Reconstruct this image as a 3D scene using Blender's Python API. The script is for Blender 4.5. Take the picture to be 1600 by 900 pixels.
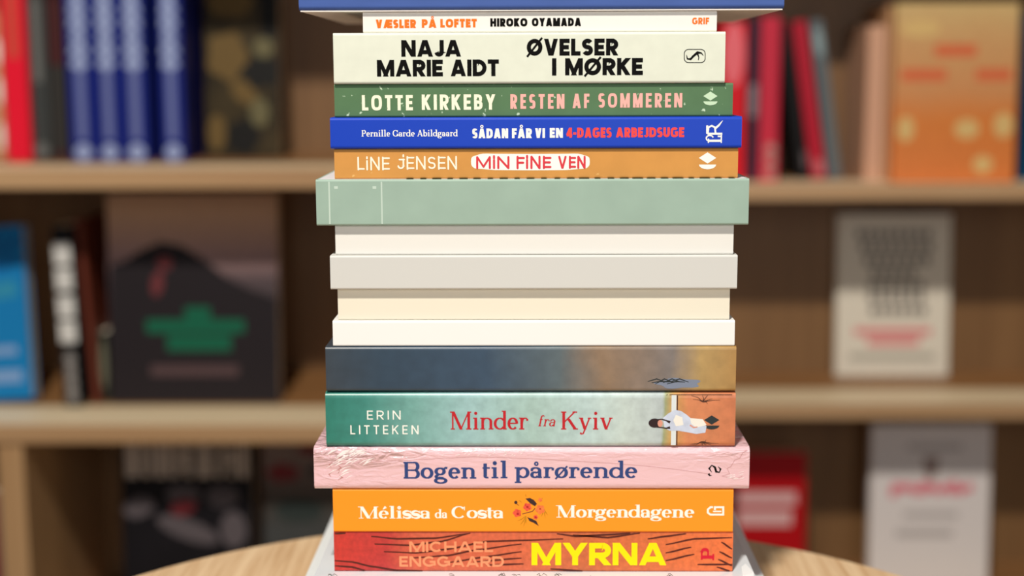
import bpy, bmesh, math, random
from mathutils import Vector, Matrix

for o in list(bpy.data.objects):
    bpy.data.objects.remove(o, do_unlink=True)
random.seed(7)
scene = bpy.context.scene
COL = scene.collection
PI = math.pi

# ------------------------------------------------------------------ camera
F = 2200.0
CAM = Vector((0.0, -0.76, 1.0736))
PITCH = math.atan(335.0 / F)
YAW = math.atan(29.0 / F)
ROLL = math.radians(0.2)
rot = (Matrix.Rotation(YAW, 3, 'Z') @ Matrix.Rotation(PI / 2 - PITCH, 3, 'X') @ Matrix.Rotation(ROLL * -1.0, 3, 'Z'))
cam_data = bpy.data.cameras.new('camera')
cam = bpy.data.objects.new('camera', cam_data)
COL.objects.link(cam)
cam.location = CAM
cam.rotation_euler = rot.to_euler()
cam_data.sensor_width = 36.0
cam_data.lens = F / 1600.0 * 36.0
cam_data.clip_start = 0.05
cam_data.dof.use_dof = True
cam_data.dof.focus_distance = 0.762
cam_data.dof.aperture_fstop = 3.3
scene.camera = cam

# ------------------------------------------------------------------ light
scene.view_settings.view_transform = 'Standard'
scene.view_settings.look = 'None'
scene.view_settings.gamma = 1.0
scene.view_settings.exposure = -0.15
scene.view_settings.use_curve_mapping = False
world = bpy.data.worlds.new('shop_air')
scene.world = world
world.use_nodes = True
bg = world.node_tree.nodes['Background']
bg.inputs['Color'].default_value = (0.93, 0.96, 1.0, 1)
bg.inputs['Strength'].default_value = 0.08


def area(name, loc, target, size, power, color, shape='DISK', size_y=None):
    d = bpy.data.lights.new(name, 'AREA')
    d.shape = shape
    d.size = size
    if size_y:
        d.size_y = size_y
    d.energy = power
    d.color = color
    o = bpy.data.objects.new(name, d)
    COL.objects.link(o)
    o.location = loc
    o.rotation_euler = (Vector(target) - Vector(loc)).to_track_quat('-Z', 'Y').to_euler()
    return o


area('ceiling_spot', (-0.3, -1.1, 2.7), (0.05, 1.0, 1.0), 0.14, 66, (1.0, 0.93, 0.83))
area('stack_fill', (0.25, -1.6, 1.25), (0, 0, 0.97), 1.2, 11.5, (0.93, 0.97, 1.0), 'RECTANGLE', 1.0)  # unseen soft fill light, added behind the camera to brighten the spines


# ------------------------------------------------------------------ photo pixels to places
def ray(px, py):
    return (rot @ Vector(((px - 800.0) / F, -(py - 450.0) / F, -1.0)))


def at_y(px, py, y):
    r = ray(px, py)
    return CAM + r * ((y - CAM.y) / r.y)


def at_z(px, py, z):
    r = ray(px, py)
    return CAM + r * ((z - CAM.z) / r.z)


# ------------------------------------------------------------------ materials
def lin(c):
    return tuple(((v / 255.0) / 12.92 if v <= 10 else ((v / 255.0 + 0.055) / 1.055) ** 2.4) for v in c) + (1,)


MATS = {}


def mat(name, rgb, rough=0.45, spec=0.22, coat=0.0, noise=None, bump=None, speck=None):
    """noise=(scale, amount, stretch); bump=(scale, strength, dist); speck=(rgb, threshold, scale)"""
    if name in MATS:
        return MATS[name]
    m = bpy.data.materials.new(name)
    m.use_nodes = True
    nt = m.node_tree
    b = nt.nodes['Principled BSDF']
    b.inputs['Base Color'].default_value = lin(rgb)
    b.inputs['Roughness'].default_value = rough
    b.inputs['Specular IOR Level'].default_value = spec
    b.inputs['Coat Weight'].default_value = coat
    b.inputs['Coat Roughness'].default_value = 0.15
    tc = nt.nodes.new('ShaderNodeTexCoord')
    out = None
    if noise:
        sc, am, st = noise
        mp = nt.nodes.new('ShaderNodeMapping')
        mp.inputs['Scale'].default_value = st
        nt.links.new(tc.outputs['Object'], mp.inputs['Vector'])
        n = nt.nodes.new('ShaderNodeTexNoise')
        n.inputs['Scale'].default_value = sc
        n.inputs['Detail'].default_value = 6
        nt.links.new(mp.outputs['Vector'], n.inputs['Vector'])
        r = nt.nodes.new('ShaderNodeValToRGB')
        c = lin(rgb)
        r.color_ramp.elements[0].position = 0.3
        r.color_ramp.elements[1].position = 0.7
        r.color_ramp.elements[0].color = tuple(max(0, v * (1 - am)) for v in c[:3]) + (1,)
        r.color_ramp.elements[1].color = tuple(min(1, v * (1 + am)) for v in c[:3]) + (1,)
        nt.links.new(n.outputs['Fac'], r.inputs['Fac'])
        out = r.outputs['Color']
    if speck:
        srgb, th, ssc = speck
        n2 = nt.nodes.new('ShaderNodeTexNoise')
        n2.inputs['Scale'].default_value = ssc
        n2.inputs['Detail'].default_value = 8
        nt.links.new(tc.outputs['Object'], n2.inputs['Vector'])
        r2 = nt.nodes.new('ShaderNodeValToRGB')
        r2.color_ramp.elements[0].position = th
        r2.color_ramp.elements[1].position = th + 0.03
        r2.color_ramp.elements[0].color = (0, 0, 0, 1)
        nt.links.new(n2.outputs['Fac'], r2.inputs['Fac'])
        mx = nt.nodes.new('ShaderNodeMix')
        mx.data_type = 'RGBA'
        nt.links.new(r2.outputs['Color'], mx.inputs['Factor'])
        if out:
            nt.links.new(out, mx.inputs['A'])
        else:
            mx.inputs['A'].default_value = lin(rgb)
        mx.inputs['B'].default_value = lin(srgb)
        out = mx.outputs['Result']
    if out:
        nt.links.new(out, b.inputs['Base Color'])
    if bump:
        bs, st, di = bump
        n3 = nt.nodes.new('ShaderNodeTexNoise')
        n3.inputs['Scale'].default_value = bs
        n3.inputs['Detail'].default_value = 5
        nt.links.new(tc.outputs['Object'], n3.inputs['Vector'])
        bp = nt.nodes.new('ShaderNodeBump')
        bp.inputs['Strength'].default_value = st
        bp.inputs['Distance'].default_value = di
        nt.links.new(n3.outputs['Fac'], bp.inputs['Height'])
        nt.links.new(bp.outputs['Normal'], b.inputs['Normal'])
    MATS[name] = m
    return m


def wood(name, light, dark, scale=6.0, along='X', rough=0.5, fine=1.0):
    m = bpy.data.materials.new(name)
    m.use_nodes = True
    nt = m.node_tree
    b = nt.nodes['Principled BSDF']
    b.inputs['Roughness'].default_value = rough
    tc = nt.nodes.new('ShaderNodeTexCoord')
    mp = nt.nodes.new('ShaderNodeMapping')
    s = {'X': (0.35, 9, 9), 'Y': (9, 0.35, 9), 'Z': (9, 9, 0.35)}[along]
    mp.inputs['Scale'].default_value = s
    nt.links.new(tc.outputs['Object'], mp.inputs['Vector'])
    n = nt.nodes.new('ShaderNodeTexNoise')
    n.inputs['Scale'].default_value = scale
    n.inputs['Detail'].default_value = 8
    n.inputs['Roughness'].default_value = 0.62
    n.inputs['Distortion'].default_value = 0.4 * fine
    nt.links.new(mp.outputs['Vector'], n.inputs['Vector'])
    r = nt.nodes.new('ShaderNodeValToRGB')
    r.color_ramp.elements[0].position = 0.32
    r.color_ramp.elements[1].position = 0.66
    r.color_ramp.elements[0].color = lin(dark)
    r.color_ramp.elements[1].color = lin(light)
    nt.links.new(n.outputs['Fac'], r.inputs['Fac'])
    nt.links.new(r.outputs['Color'], b.inputs['Base Color'])
    bp = nt.nodes.new('ShaderNodeBump')
    bp.inputs['Strength'].default_value = 0.15
    bp.inputs['Distance'].default_value = 0.0008
    nt.links.new(n.outputs['Fac'], bp.inputs['Height'])
    nt.links.new(bp.outputs['Normal'], b.inputs['Normal'])
    return m


def ramp_mat(name, axis, stops, rough=0.35, warp=0.012, nscale=22.0, mottling=0.12, coat=0.0):
    """a printed colour run along one local axis, warped by noise; stops = [(metres, rgb)...]"""
    m = bpy.data.materials.new(name)
    m.use_nodes = True
    nt = m.node_tree
    b = nt.nodes['Principled BSDF']
    b.inputs['Roughness'].default_value = rough
    b.inputs['Coat Weight'].default_value = coat
    tc = nt.nodes.new('ShaderNodeTexCoord')
    sp = nt.nodes.new('ShaderNodeSeparateXYZ')
    nt.links.new(tc.outputs['Object'], sp.inputs['Vector'])
    n = nt.nodes.new('ShaderNodeTexNoise')
    n.inputs['Scale'].default_value = nscale
    n.inputs['Detail'].default_value = 5
    nt.links.new(tc.outputs['Object'], n.inputs['Vector'])
    ma = nt.nodes.new('ShaderNodeMath')
    ma.operation = 'MULTIPLY_ADD'
    ma.inputs[1].default_value = warp * 2
    nt.links.new(n.outputs['Fac'], ma.inputs[0])
    nt.links.new(sp.outputs[axis], ma.inputs[2])
    mr = nt.nodes.new('ShaderNodeMapRange')
    lo, hi = stops[0][0], stops[-1][0]
    mr.inputs['From Min'].default_value = lo + warp
    mr.inputs['From Max'].default_value = hi + warp
    nt.links.new(ma.outputs[0], mr.inputs['Value'])
    r = nt.nodes.new('ShaderNodeValToRGB')
    el = r.color_ramp.elements
    while len(el) < len(stops):
        el.new(0.5)
    for e, (p, c) in zip(el, stops):
        e.position = (p - lo) / (hi - lo)
    for e, (p, c) in zip(el, stops):
        e.color = lin(c)
    nt.links.new(mr.outputs['Result'], r.inputs['Fac'])
    n2 = nt.nodes.new('ShaderNodeTexNoise')
    n2.inputs['Scale'].default_value = nscale * 6
    n2.inputs['Detail'].default_value = 6
    nt.links.new(tc.outputs['Object'], n2.inputs['Vector'])
    mr2 = nt.nodes.new('ShaderNodeMapRange')
    mr2.inputs['From Min'].default_value = 0.3
    mr2.inputs['From Max'].default_value = 0.7
    mr2.inputs['To Min'].default_value = 1 - mottling
    mr2.inputs['To Max'].default_value = 1 + mottling
    nt.links.new(n2.outputs['Fac'], mr2.inputs['Value'])
    vm = nt.nodes.new('ShaderNodeVectorMath')
    vm.operation = 'SCALE'
    nt.links.new(r.outputs['Color'], vm.inputs[0])
    nt.links.new(mr2.outputs['Result'], vm.inputs['Scale'])
    nt.links.new(vm.outputs['Vector'], b.inputs['Base Color'])
    return m


def crinkle_mat(name, rgb):
    """pink cover under tight, wrinkled shrink film: glossy coat with creased bump, strongest near both ends"""
    m = bpy.data.materials.new(name)
    m.use_nodes = True
    nt = m.node_tree
    b = nt.nodes['Principled BSDF']
    b.inputs['Base Color'].default_value = lin(rgb)
    b.inputs['Roughness'].default_value = 0.42
    b.inputs['Coat Weight'].default_value = 0.9
    b.inputs['Coat Roughness'].default_value = 0.12
    tc = nt.nodes.new('ShaderNodeTexCoord')
    mp = nt.nodes.new('ShaderNodeMapping')
    mp.inputs['Rotation'].default_value = (0, 0.75, 0)
    mp.inputs['Scale'].default_value = (1.0, 1.0, 3.2)
    nt.links.new(tc.outputs['Object'], mp.inputs['Vector'])
    n = nt.nodes.new('ShaderNodeTexNoise')
    n.inputs['Scale'].default_value = 75
    n.inputs['Detail'].default_value = 3
    n.inputs['Distortion'].default_value = 1.2
    nt.links.new(mp.outputs['Vector'], n.inputs['Vector'])
    n0 = nt.nodes.new('ShaderNodeTexNoise')
    n0.inputs['Scale'].default_value = 18
    nt.links.new(tc.outputs['Object'], n0.inputs['Vector'])
    sp = nt.nodes.new('ShaderNodeSeparateXYZ')
    nt.links.new(tc.outputs['Object'], sp.inputs['Vector'])
    # creases strongest towards the two ends and the upper edge of the spine
    rx = nt.nodes.new('ShaderNodeValToRGB')
    mrx = nt.nodes.new('ShaderNodeMapRange')
    mrx.inputs['From Min'].default_value = 0.0
    mrx.inputs['From Max'].default_value = 0.235
    nt.links.new(sp.outputs['X'], mrx.inputs['Value'])
    nt.links.new(mrx.outputs['Result'], rx.inputs['Fac'])
    el = rx.color_ramp.elements
    el.new(0.16); el.new(0.3); el.new(0.86)
    for e, (p, v) in zip(el, [(0, 0.9), (0.14, 1.0), (0.28, 0.12), (0.84, 0.1), (1, 0.35)]):
        e.position = p
        e.color = (v, v, v, 1)
    mrz = nt.nodes.new('ShaderNodeMapRange')
    mrz.inputs['From Min'].default_value = 0.012
    mrz.inputs['From Max'].default_value = 0.022
    mrz.inputs['To Min'].default_value = 0.12
    nt.links.new(sp.outputs['Z'], mrz.inputs['Value'])
    mx = nt.nodes.new('ShaderNodeMath'); mx.operation = 'MULTIPLY'
    nt.links.new(rx.outputs['Color'], mx.inputs[0]); nt.links.new(mrz.outputs['Result'], mx.inputs[1])
    ad = nt.nodes.new('ShaderNodeMath'); ad.operation = 'ADD'; ad.inputs[1].default_value = 0.03
    nt.links.new(mx.outputs[0], ad.inputs[0])
    h = nt.nodes.new('ShaderNodeMath'); h.operation = 'MULTIPLY'
    nt.links.new(n.outputs['Fac'], h.inputs[0]); nt.links.new(ad.outputs[0], h.inputs[1])
    h2 = nt.nodes.new('ShaderNodeMath'); h2.operation = 'MULTIPLY_ADD'; h2.inputs[1].default_value = 0.12
    nt.links.new(n0.outputs['Fac'], h2.inputs[0]); nt.links.new(h.outputs[0], h2.inputs[2])
    bp = nt.nodes.new('ShaderNodeBump')
    bp.inputs['Strength'].default_value = 0.9
    bp.inputs['Distance'].default_value = 0.006
    nt.links.new(h2.outputs[0], bp.inputs['Height'])
    nt.links.new(bp.outputs['Normal'], b.inputs['Normal'])
    nt.links.new(bp.outputs['Normal'], b.inputs['Coat Normal'])
    return m


M_PAGE = mat('page_paper', (226, 215, 195), 0.85, noise=(60, 0.08, (1, 1, 40)))
M_PAGE_WHITE = mat('page_paper_white', (236, 232, 224), 0.8, noise=(60, 0.06, (1, 1, 40)))
W_SHELF = wood('shelf_wood', (164, 118, 72), (138, 96, 58), 5, 'X')
W_BACK = wood('back_panel_wood', (134, 98, 60), (114, 80, 46), 4, 'Z')
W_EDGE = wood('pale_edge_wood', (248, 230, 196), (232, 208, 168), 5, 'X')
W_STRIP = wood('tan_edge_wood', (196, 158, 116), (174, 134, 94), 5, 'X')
W_SIDE = wood('side_panel_wood', (196, 156, 112), (172, 132, 90), 4, 'Z')
W_TABLE = wood('table_wood', (232, 204, 166), (196, 158, 116), 16, 'Y', 0.5)


# ------------------------------------------------------------------ object helpers
def link(name, bm, m, parent=None, smooth=False):
    me = bpy.data.meshes.new(name)
    bmesh.ops.recalc_face_normals(bm, faces=bm.faces)
    bm.to_mesh(me)
    bm.free()
    if m:
        me.materials.append(m)
    if smooth:
        for p in me.polygons:
            p.use_smooth = True
    o = bpy.data.objects.new(name, me)
    COL.objects.link(o)
    if parent:
        o.parent = parent
    return o


def thing(name, label, cat, loc, rot_e=(0, 0, 0), group=None):
    o = bpy.data.objects.new(name, None)
    COL.objects.link(o)
    o.empty_display_size = 0.02
    o.location = loc
    o.rotation_euler = rot_e
    o['label'] = label
    o['category'] = cat
    if group:
        o['group'] = group
    return o


def box_bm(x0, x1, y0, y1, z0, z1, bev=0.0, seg=2):
    bm = bmesh.new()
    v = [bm.verts.new(p) for p in ((x0, y0, z0), (x1, y0, z0), (x1, y1, z0), (x0, y1, z0),
                                   (x0, y0, z1), (x1, y0, z1), (x1, y1, z1), (x0, y1, z1))]
    for f in ((0, 1, 2, 3), (7, 6, 5, 4), (0, 4, 5, 1), (1, 5, 6, 2), (2, 6, 7, 3), (3, 7, 4, 0)):
        bm.faces.new([v[i] for i in f])
    if bev:
        bmesh.ops.bevel(bm, geom=bm.edges[:], offset=bev, segments=seg, affect='EDGES', profile=0.5)
    return bm


# ------------------------------------------------------------------ book: cover wrapped round a page block
MAPS = {
    'flat': lambda a, b, c: Vector((a, b, c)),       # lying, spine to the viewer
    'spine': lambda a, b, c: Vector((c, b, a)),      # upright, spine to the viewer
    'face': lambda a, b, c: Vector((b, c, a)),       # upright, front cover to the viewer
}


def build_cover(parent, L, D, T, how, m, th, r, inset, pages, bow=0.0):
    """L spine length, D cover depth, T thickness, th board thickness, r edge rounding"""
    mp = MAPS[how]
    prof = []
    n = 6
    prof.append((D, T))
    for i in range(n + 1):
        a = PI / 2 * i / n
        prof.append((r - r * math.sin(a), T - r + r * math.cos(a)))
    if bow:
        for i in range(1, 8):
            t = i / 8
            prof.append((-bow * math.sin(PI * t), (T - r) + (2 * r - T) * t))
    for i in range(n + 1):
        a = PI / 2 * i / n
        prof.append((r - r * math.cos(a), r - r * math.sin(a)))
    prof.append((D, 0))
    ri = max(r - th, 0.0001)
    inner = [(D, th)]
    for i in range(n, -1, -1):
        a = PI / 2 * i / n
        inner.append((th + ri - ri * math.cos(a), th + ri - ri * math.sin(a)))
    for i in range(n, -1, -1):
        a = PI / 2 * i / n
        inner.append((th + ri - ri * math.sin(a), T - th - ri + ri * math.cos(a)))
    inner.append((D, T - th))
    ring = prof + inner
    bm = bmesh.new()
    e = 0.0002
    A = [bm.verts.new(mp(0, b, c)) for b, c in ring]
    B = [bm.verts.new(mp(L, b, c)) for b, c in ring]
    N = len(ring)
    for i in range(N):
        j = (i + 1) % N
        bm.faces.new((A[i], A[j], B[j], B[i]))
    bm.faces.new(A)
    bm.faces.new(list(reversed(B)))
    co = link('cover', bm, m, parent)
    # page block
    x0, x1 = inset, L - inset
    g = 0.00005
    b0, b1 = th + max(ri * 0.35, g), D - max(inset, 0.0004)
    pm = bmesh.new()
    pts = [mp(a, b, c) for a in (x0, x1) for b in (b0, b1) for c in (th + g, T - th - g)]
    v = [pm.verts.new(p) for p in pts]
    for f in ((0, 1, 3, 2), (4, 6, 7, 5), (0, 4, 5, 1), (2, 3, 7, 6), (0, 2, 6, 4), (1, 5, 7, 3)):
        pm.faces.new([v[i] for i in f])
    link('page_block', pm, pages, parent)
    return co


# ------------------------------------------------------------------ printing: flat ink shapes on a face (local x, z at y = -lift)
class Ink:
    def __init__(self, lift=0.00007):
        self.polys = []
        self.n = 0
        self.lift = lift

    def poly(self, pts, new=True):
        if new:
            self.n += 1
        if len(pts) >= 3:
            self.polys.append((self.n, pts))

    def rect(self, x0, x1, z0, z1):
        self.poly([(x0, z0), (x1, z0), (x1, z1), (x0, z1)])

    def ellipse(self, cx, cz, rx, rz, n=28, rotd=0.0, wob=0.0):
        c, s = math.cos(math.radians(rotd)), math.sin(math.radians(rotd))
        pts = []
        for i in range(n):
            a = 2 * PI * i / n
            k = 1 + wob * math.sin(5 * a + cx * 900)
            x, z = rx * k * math.cos(a), rz * k * math.sin(a)
            pts.append((cx + x * c - z * s, cz + x * s + z * c))
        self.poly(pts)

    def stroke(self, pts, w, taper=None, caps='butt', tf=None, clip=None):
        """pts polyline; w width or list; tf maps (u,v)->(x,z)"""
        quads = ribbon(pts, w, taper)
        self.n += 1
        tf = tf or (lambda u, v: (u, v))
        for q in quads:
            if clip:
                q = clip_v(q, clip[0], clip[1])
            if len(q) >= 3:
                self.poly([tf(*p) for p in q], new=False)
        if caps == 'round':
            ws = w if isinstance(w, (list, tuple)) else [w] * len(pts)
            for p, ww in ((pts[0], ws[0]), (pts[-1], ws[-1])):
                self.poly([tf(p[0] + ww / 2 * math.cos(2 * PI * i / 14), p[1] + ww / 2 * math.sin(2 * PI * i / 14)) for i in range(14)])

    def build(self, name, m, parent, tf=None, label=None):
        bm = bmesh.new()
        for k, pts in self.polys:
            y = -self.lift - 0.000004 * (k % 12)
            out = []
            for p in pts:
                if tf:
                    p = tf(*p)
                q = (p[0], y, p[1])
                if not out or (Vector(q) - Vector(out[-1])).length > 1e-7:
                    out.append(q)
            if len(out) > 2 and (Vector(out[0]) - Vector(out[-1])).length < 1e-7:
                out.pop()
            if len(out) < 3:
                continue
            # orient towards the viewer (-y)
            ar = sum(out[i][0] * out[(i + 1) % len(out)][2] - out[(i + 1) % len(out)][0] * out[i][2] for i in range(len(out)))
            if ar < 0:
                out.reverse()
            bm.faces.new([bm.verts.new(p) for p in out])
        me = bpy.data.meshes.new(name)
        bm.to_mesh(me)
        bm.free()
        me.materials.append(m)
        o = bpy.data.objects.new(name, me)
        COL.objects.link(o)
        o.parent = parent
        if label:
            o['label'] = label
        return o


def ribbon(pts, w, taper=None):
    n = len(pts)
    ws = list(w) if isinstance(w, (list, tuple)) else [w] * n
    closed = n > 3 and abs(pts[0][0] - pts[-1][0]) < 1e-6 and abs(pts[0][1] - pts[-1][1]) < 1e-6
    L, R = [], []
    for i in range(n):
        p = pts[i]
        a = pts[i - 1] if i > 0 else (pts[-2] if closed else None)
        b = pts[i + 1] if i < n - 1 else (pts[1] if closed else None)
        d1 = d2 = None
        if a:
            l = math.hypot(p[0] - a[0], p[1] - a[1]) or 1e-9
            d1 = ((p[0] - a[0]) / l, (p[1] - a[1]) / l)
        if b:
            l = math.hypot(b[0] - p[0], b[1] - p[1]) or 1e-9
            d2 = ((b[0] - p[0]) / l, (b[1] - p[1]) / l)
        d1 = d1 or d2
        d2 = d2 or d1
        nx, ny = -(d1[1] + d2[1]), d1[0] + d2[0]
        l = math.hypot(nx, ny) or 1e-9
        nx, ny = nx / l, ny / l
        c = max(0.45, nx * -d1[1] + ny * d1[0])
        h = ws[i] / 2 / c
        L.append((p[0] + nx * h, p[1] + ny * h))
        R.append((p[0] - nx * h, p[1] - ny * h))
    return [[R[i], R[i + 1], L[i + 1], L[i]] for i in range(n - 1)]


def clip_v(q, lo, hi):
    for lim, sgn in ((lo, 1), (hi, -1)):
        out = []
        for i in range(len(q)):
            a, b = q[i], q[(i + 1) % len(q)]
            ia, ib = (a[1] - lim) * sgn >= -1e-9, (b[1] - lim) * sgn >= -1e-9
            if ia:
                out.append(a)
            if ia != ib:
                t = (lim - a[1]) / (b[1] - a[1])
                out.append((a[0] + (b[0] - a[0]) * t, lim))
        q = out
        if not q:
            break
    return q


def arc(cx, cy, rx, ry, a0, a1, n=None, sq=2.0):
    n = n or max(4, int(abs(a1 - a0) / 12))
    out = []
    for i in range(n + 1):
        a = math.radians(a0 + (a1 - a0) * i / n)
        c, s = math.cos(a), math.sin(a)
        e = 2.0 / sq
        out.append((cx + rx * math.copysign(abs(c) ** e, c), cy + ry * math.copysign(abs(s) ** e, s)))
    return out


# sans capitals: natural widths, then strokes drawn for stroke weight w and width W (cap height 1)
SANS_W = {'A': .78, 'B': .6, 'C': .72, 'D': .7, 'E': .52, 'F': .5, 'G': .78, 'H': .68, 'I': 0, 'J': .46, 'K': .64, 'L': .48,
          'M': .84, 'N': .7, 'O': .8, 'P': .58, 'R': .62, 'S': .56, 'T': .56, 'U': .66, 'V': .72, 'Y': .7, 'Æ': .98, 'Ø': .8,
          'Å': .78, '4': .6, '-': .34, 'i': 0, 'j': .5, ' ': .3}


def sans(ch, W, w, sq=2.0, ext=1.0):
    """list of (points, width, clip?)"""
    h = w / 2
    W = max(W, w)
    S = []

    def st(x):
        S.append(([(x, 0), (x, 1)], w, True))

    def ln(*p):
        S.append((list(p), w, True))

    def dg(x0, y0, x1, y1):
        l = math.hypot(x1 - x0, y1 - y0)
        ux, uy = (x1 - x0) / l * w * ext, (y1 - y0) / l * w * ext
        S.append(([(x0 - ux, y0 - uy), (x1 + ux, y1 + uy)], w, True))

    def end(x0, y0, x1, y1, e0=0, e1=0):
        l = math.hypot(x1 - x0, y1 - y0)
        ux, uy = (x1 - x0) / l * w * ext, (y1 - y0) / l * w * ext
        S.append(([(x0 - ux * e0, y0 - uy * e0), (x1 + ux * e1, y1 + uy * e1)], w, True))
    d = h * 1.12
    if ch in 'AÅ':
        dg(d, 0, W / 2 - h * .15, 1); dg(W - d, 0, W / 2 + h * .15, 1)
        ln((W * .24, .27), (W * .76, .27))
        if ch == 'Å':
            r = .115
            S.append((arc(W / 2, 1.2, r, r, 0, 360, 16), min(w * .55, .1), False))
    elif ch == 'Æ':
        dg(d, 0, W * .44, 1); st(W * .56); ln((W * .44, 1 - h), (W, 1 - h)); ln((W * .56, h), (W, h)); ln((W * .56, .5), (W * .94, .5)); ln((W * .2, .27), (W * .56, .27))
    elif ch in 'BPR':
        st(h)
        mid = .5 if ch == 'B' else .44
        ry = (1 - h - mid) / 2
        rr = min(ry * 1.15, W - w - .01)
        Wt = W if ch != 'B' else W * .95
        ln((h, 1 - h), (Wt - h - rr, 1 - h), *arc(Wt - h - rr, 1 - h - ry, rr, ry, 90, -90, 10, sq), (h, mid))
        if ch == 'B':
            ry2 = (mid - h) / 2
            ln((h, mid), (W - h - rr, mid), *arc(W - h - rr, h + ry2, rr, ry2, 90, -90, 10, sq), (h, h))
        if ch == 'R':
            end(W * .46, mid, W - d, 0, 0, 1)
    elif ch in 'CG':
        S.append((arc(W / 2, .5, W / 2 - h, .5 - h, 42, 318, 26, sq), w, True))
        if ch == 'G':
            ln((W * .55, .47), (W, .47)); ln((W - h, .5), (W - h, .12))
    elif ch in 'OØ':
        S.append((arc(W / 2, .5, W / 2 - h, .5 - h, 0, 360, 32, sq), w, True))
        if ch == 'Ø':
            S.append(([(W * .02, -.07), (W * .98, 1.07)], w * .5, False))
    elif ch == 'D':
        st(h)
        rr = min(.5 - h, W - w)
        ln((h, 1 - h), (W - h - rr, 1 - h), *arc(W - h - rr, .5, rr, .5 - h, 90, -90, 14, sq), (h, h))
    elif ch == 'E':
        st(h); ln((h, 1 - h), (W, 1 - h)); ln((h, .5), (W * .92, .5)); ln((h, h), (W, h))
    elif ch == 'F':
        st(h); ln((h, 1 - h), (W, 1 - h)); ln((h, .48), (W * .92, .48))
    elif ch == 'H':
        st(h); st(W - h); ln((h, .5), (W - h, .5))
    elif ch == 'I':
        st(h)
    elif ch == 'i':
        S.append(([(h, 0), (h, .72)], w, True)); S.append(([(h, .9), (h, .9 + w)], w, False))
    elif ch in 'Jj':
        rr = (W - w) / 2
        top = 1 if ch == 'J' else .8
        ln((W - h, top), (W - h, h + rr * 1.0), *arc(W / 2, h + rr, rr, rr, 0, -170, 10))
        if ch == 'j':
            S.append(([(W - h, 1.02), (W - h, 1.02 + w)], w, False)); ln((W * .3, top - .02), (W, top - .02))
    elif ch == 'K':
        st(h); end(h, .38, W - d, 1, 0, 1); end(W * .36, .58, W - d, 0, 0, 1)
    elif ch == 'L':
        st(h); ln((h, h), (W, h))
    elif ch == 'M':
        st(h); st(W - h); dg(h * 1.15, 1, W / 2, .12); dg(W - h * 1.15, 1, W / 2, .12)
        S[-1] = (S[-1][0], w * .92, True); S[-2] = (S[-2][0], w * .92, True)
    elif ch == 'N':
        st(h); st(W - h); dg(h * 1.15, 1, W - h * 1.15, 0)
    elif ch == 'S':
        ry = (.5 - h) / 2
        rx = W / 2 - h
        ln(*arc(W / 2, 1 - h - ry, rx, ry, 28, 270, 18, sq), *arc(W / 2, h + ry, rx, ry, 90, -152, 18, sq)[1:])
    elif ch == 'T':
        st(W / 2); ln((0, 1 - h), (W, 1 - h))
    elif ch == 'U':
        rr = W / 2 - h
        ln((h, 1), (h, h + rr), *arc(W / 2, h + rr, rr, rr, 180, 360, 12), (W - h, 1))
    elif ch == 'V':
        dg(d, 1, W / 2 - h * .15, 0); dg(W - d, 1, W / 2 + h * .15, 0)
    elif ch == 'Y':
        ln((W / 2, 0), (W / 2, .5)); end(W / 2, .42, d, 1, 0.1, 1); end(W / 2, .42, W - d, 1, 0.1, 1)
    elif ch == '4':
        st(W * .72); ln((0, .26), (W, .26)); end(W * .1, .26, W * .66, 1, 0, 0.4)
    elif ch == '-':
        ln((0, .42), (W, .42))
    return S


SERIF_W = {'a': .5, 'b': .56, 'c': .48, 'd': .58, 'e': .5, 'f': .36, 'g': .54, 'i': .33, 'l': .33, 'n': .62, 'o': .54, 'p': .58,
           'r': .42, 's': .42, 't': .3, 'v': .56, 'y': .56, 'å': .5, 'ø': .54, 'é': .5, 'A': .76, 'B': .68, 'C': .72, 'G': .76,
           'K': .76, 'M': .96, 'P': .62, 'L': .6, 'R': .7, ' ': .26}
XH = .66


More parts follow.
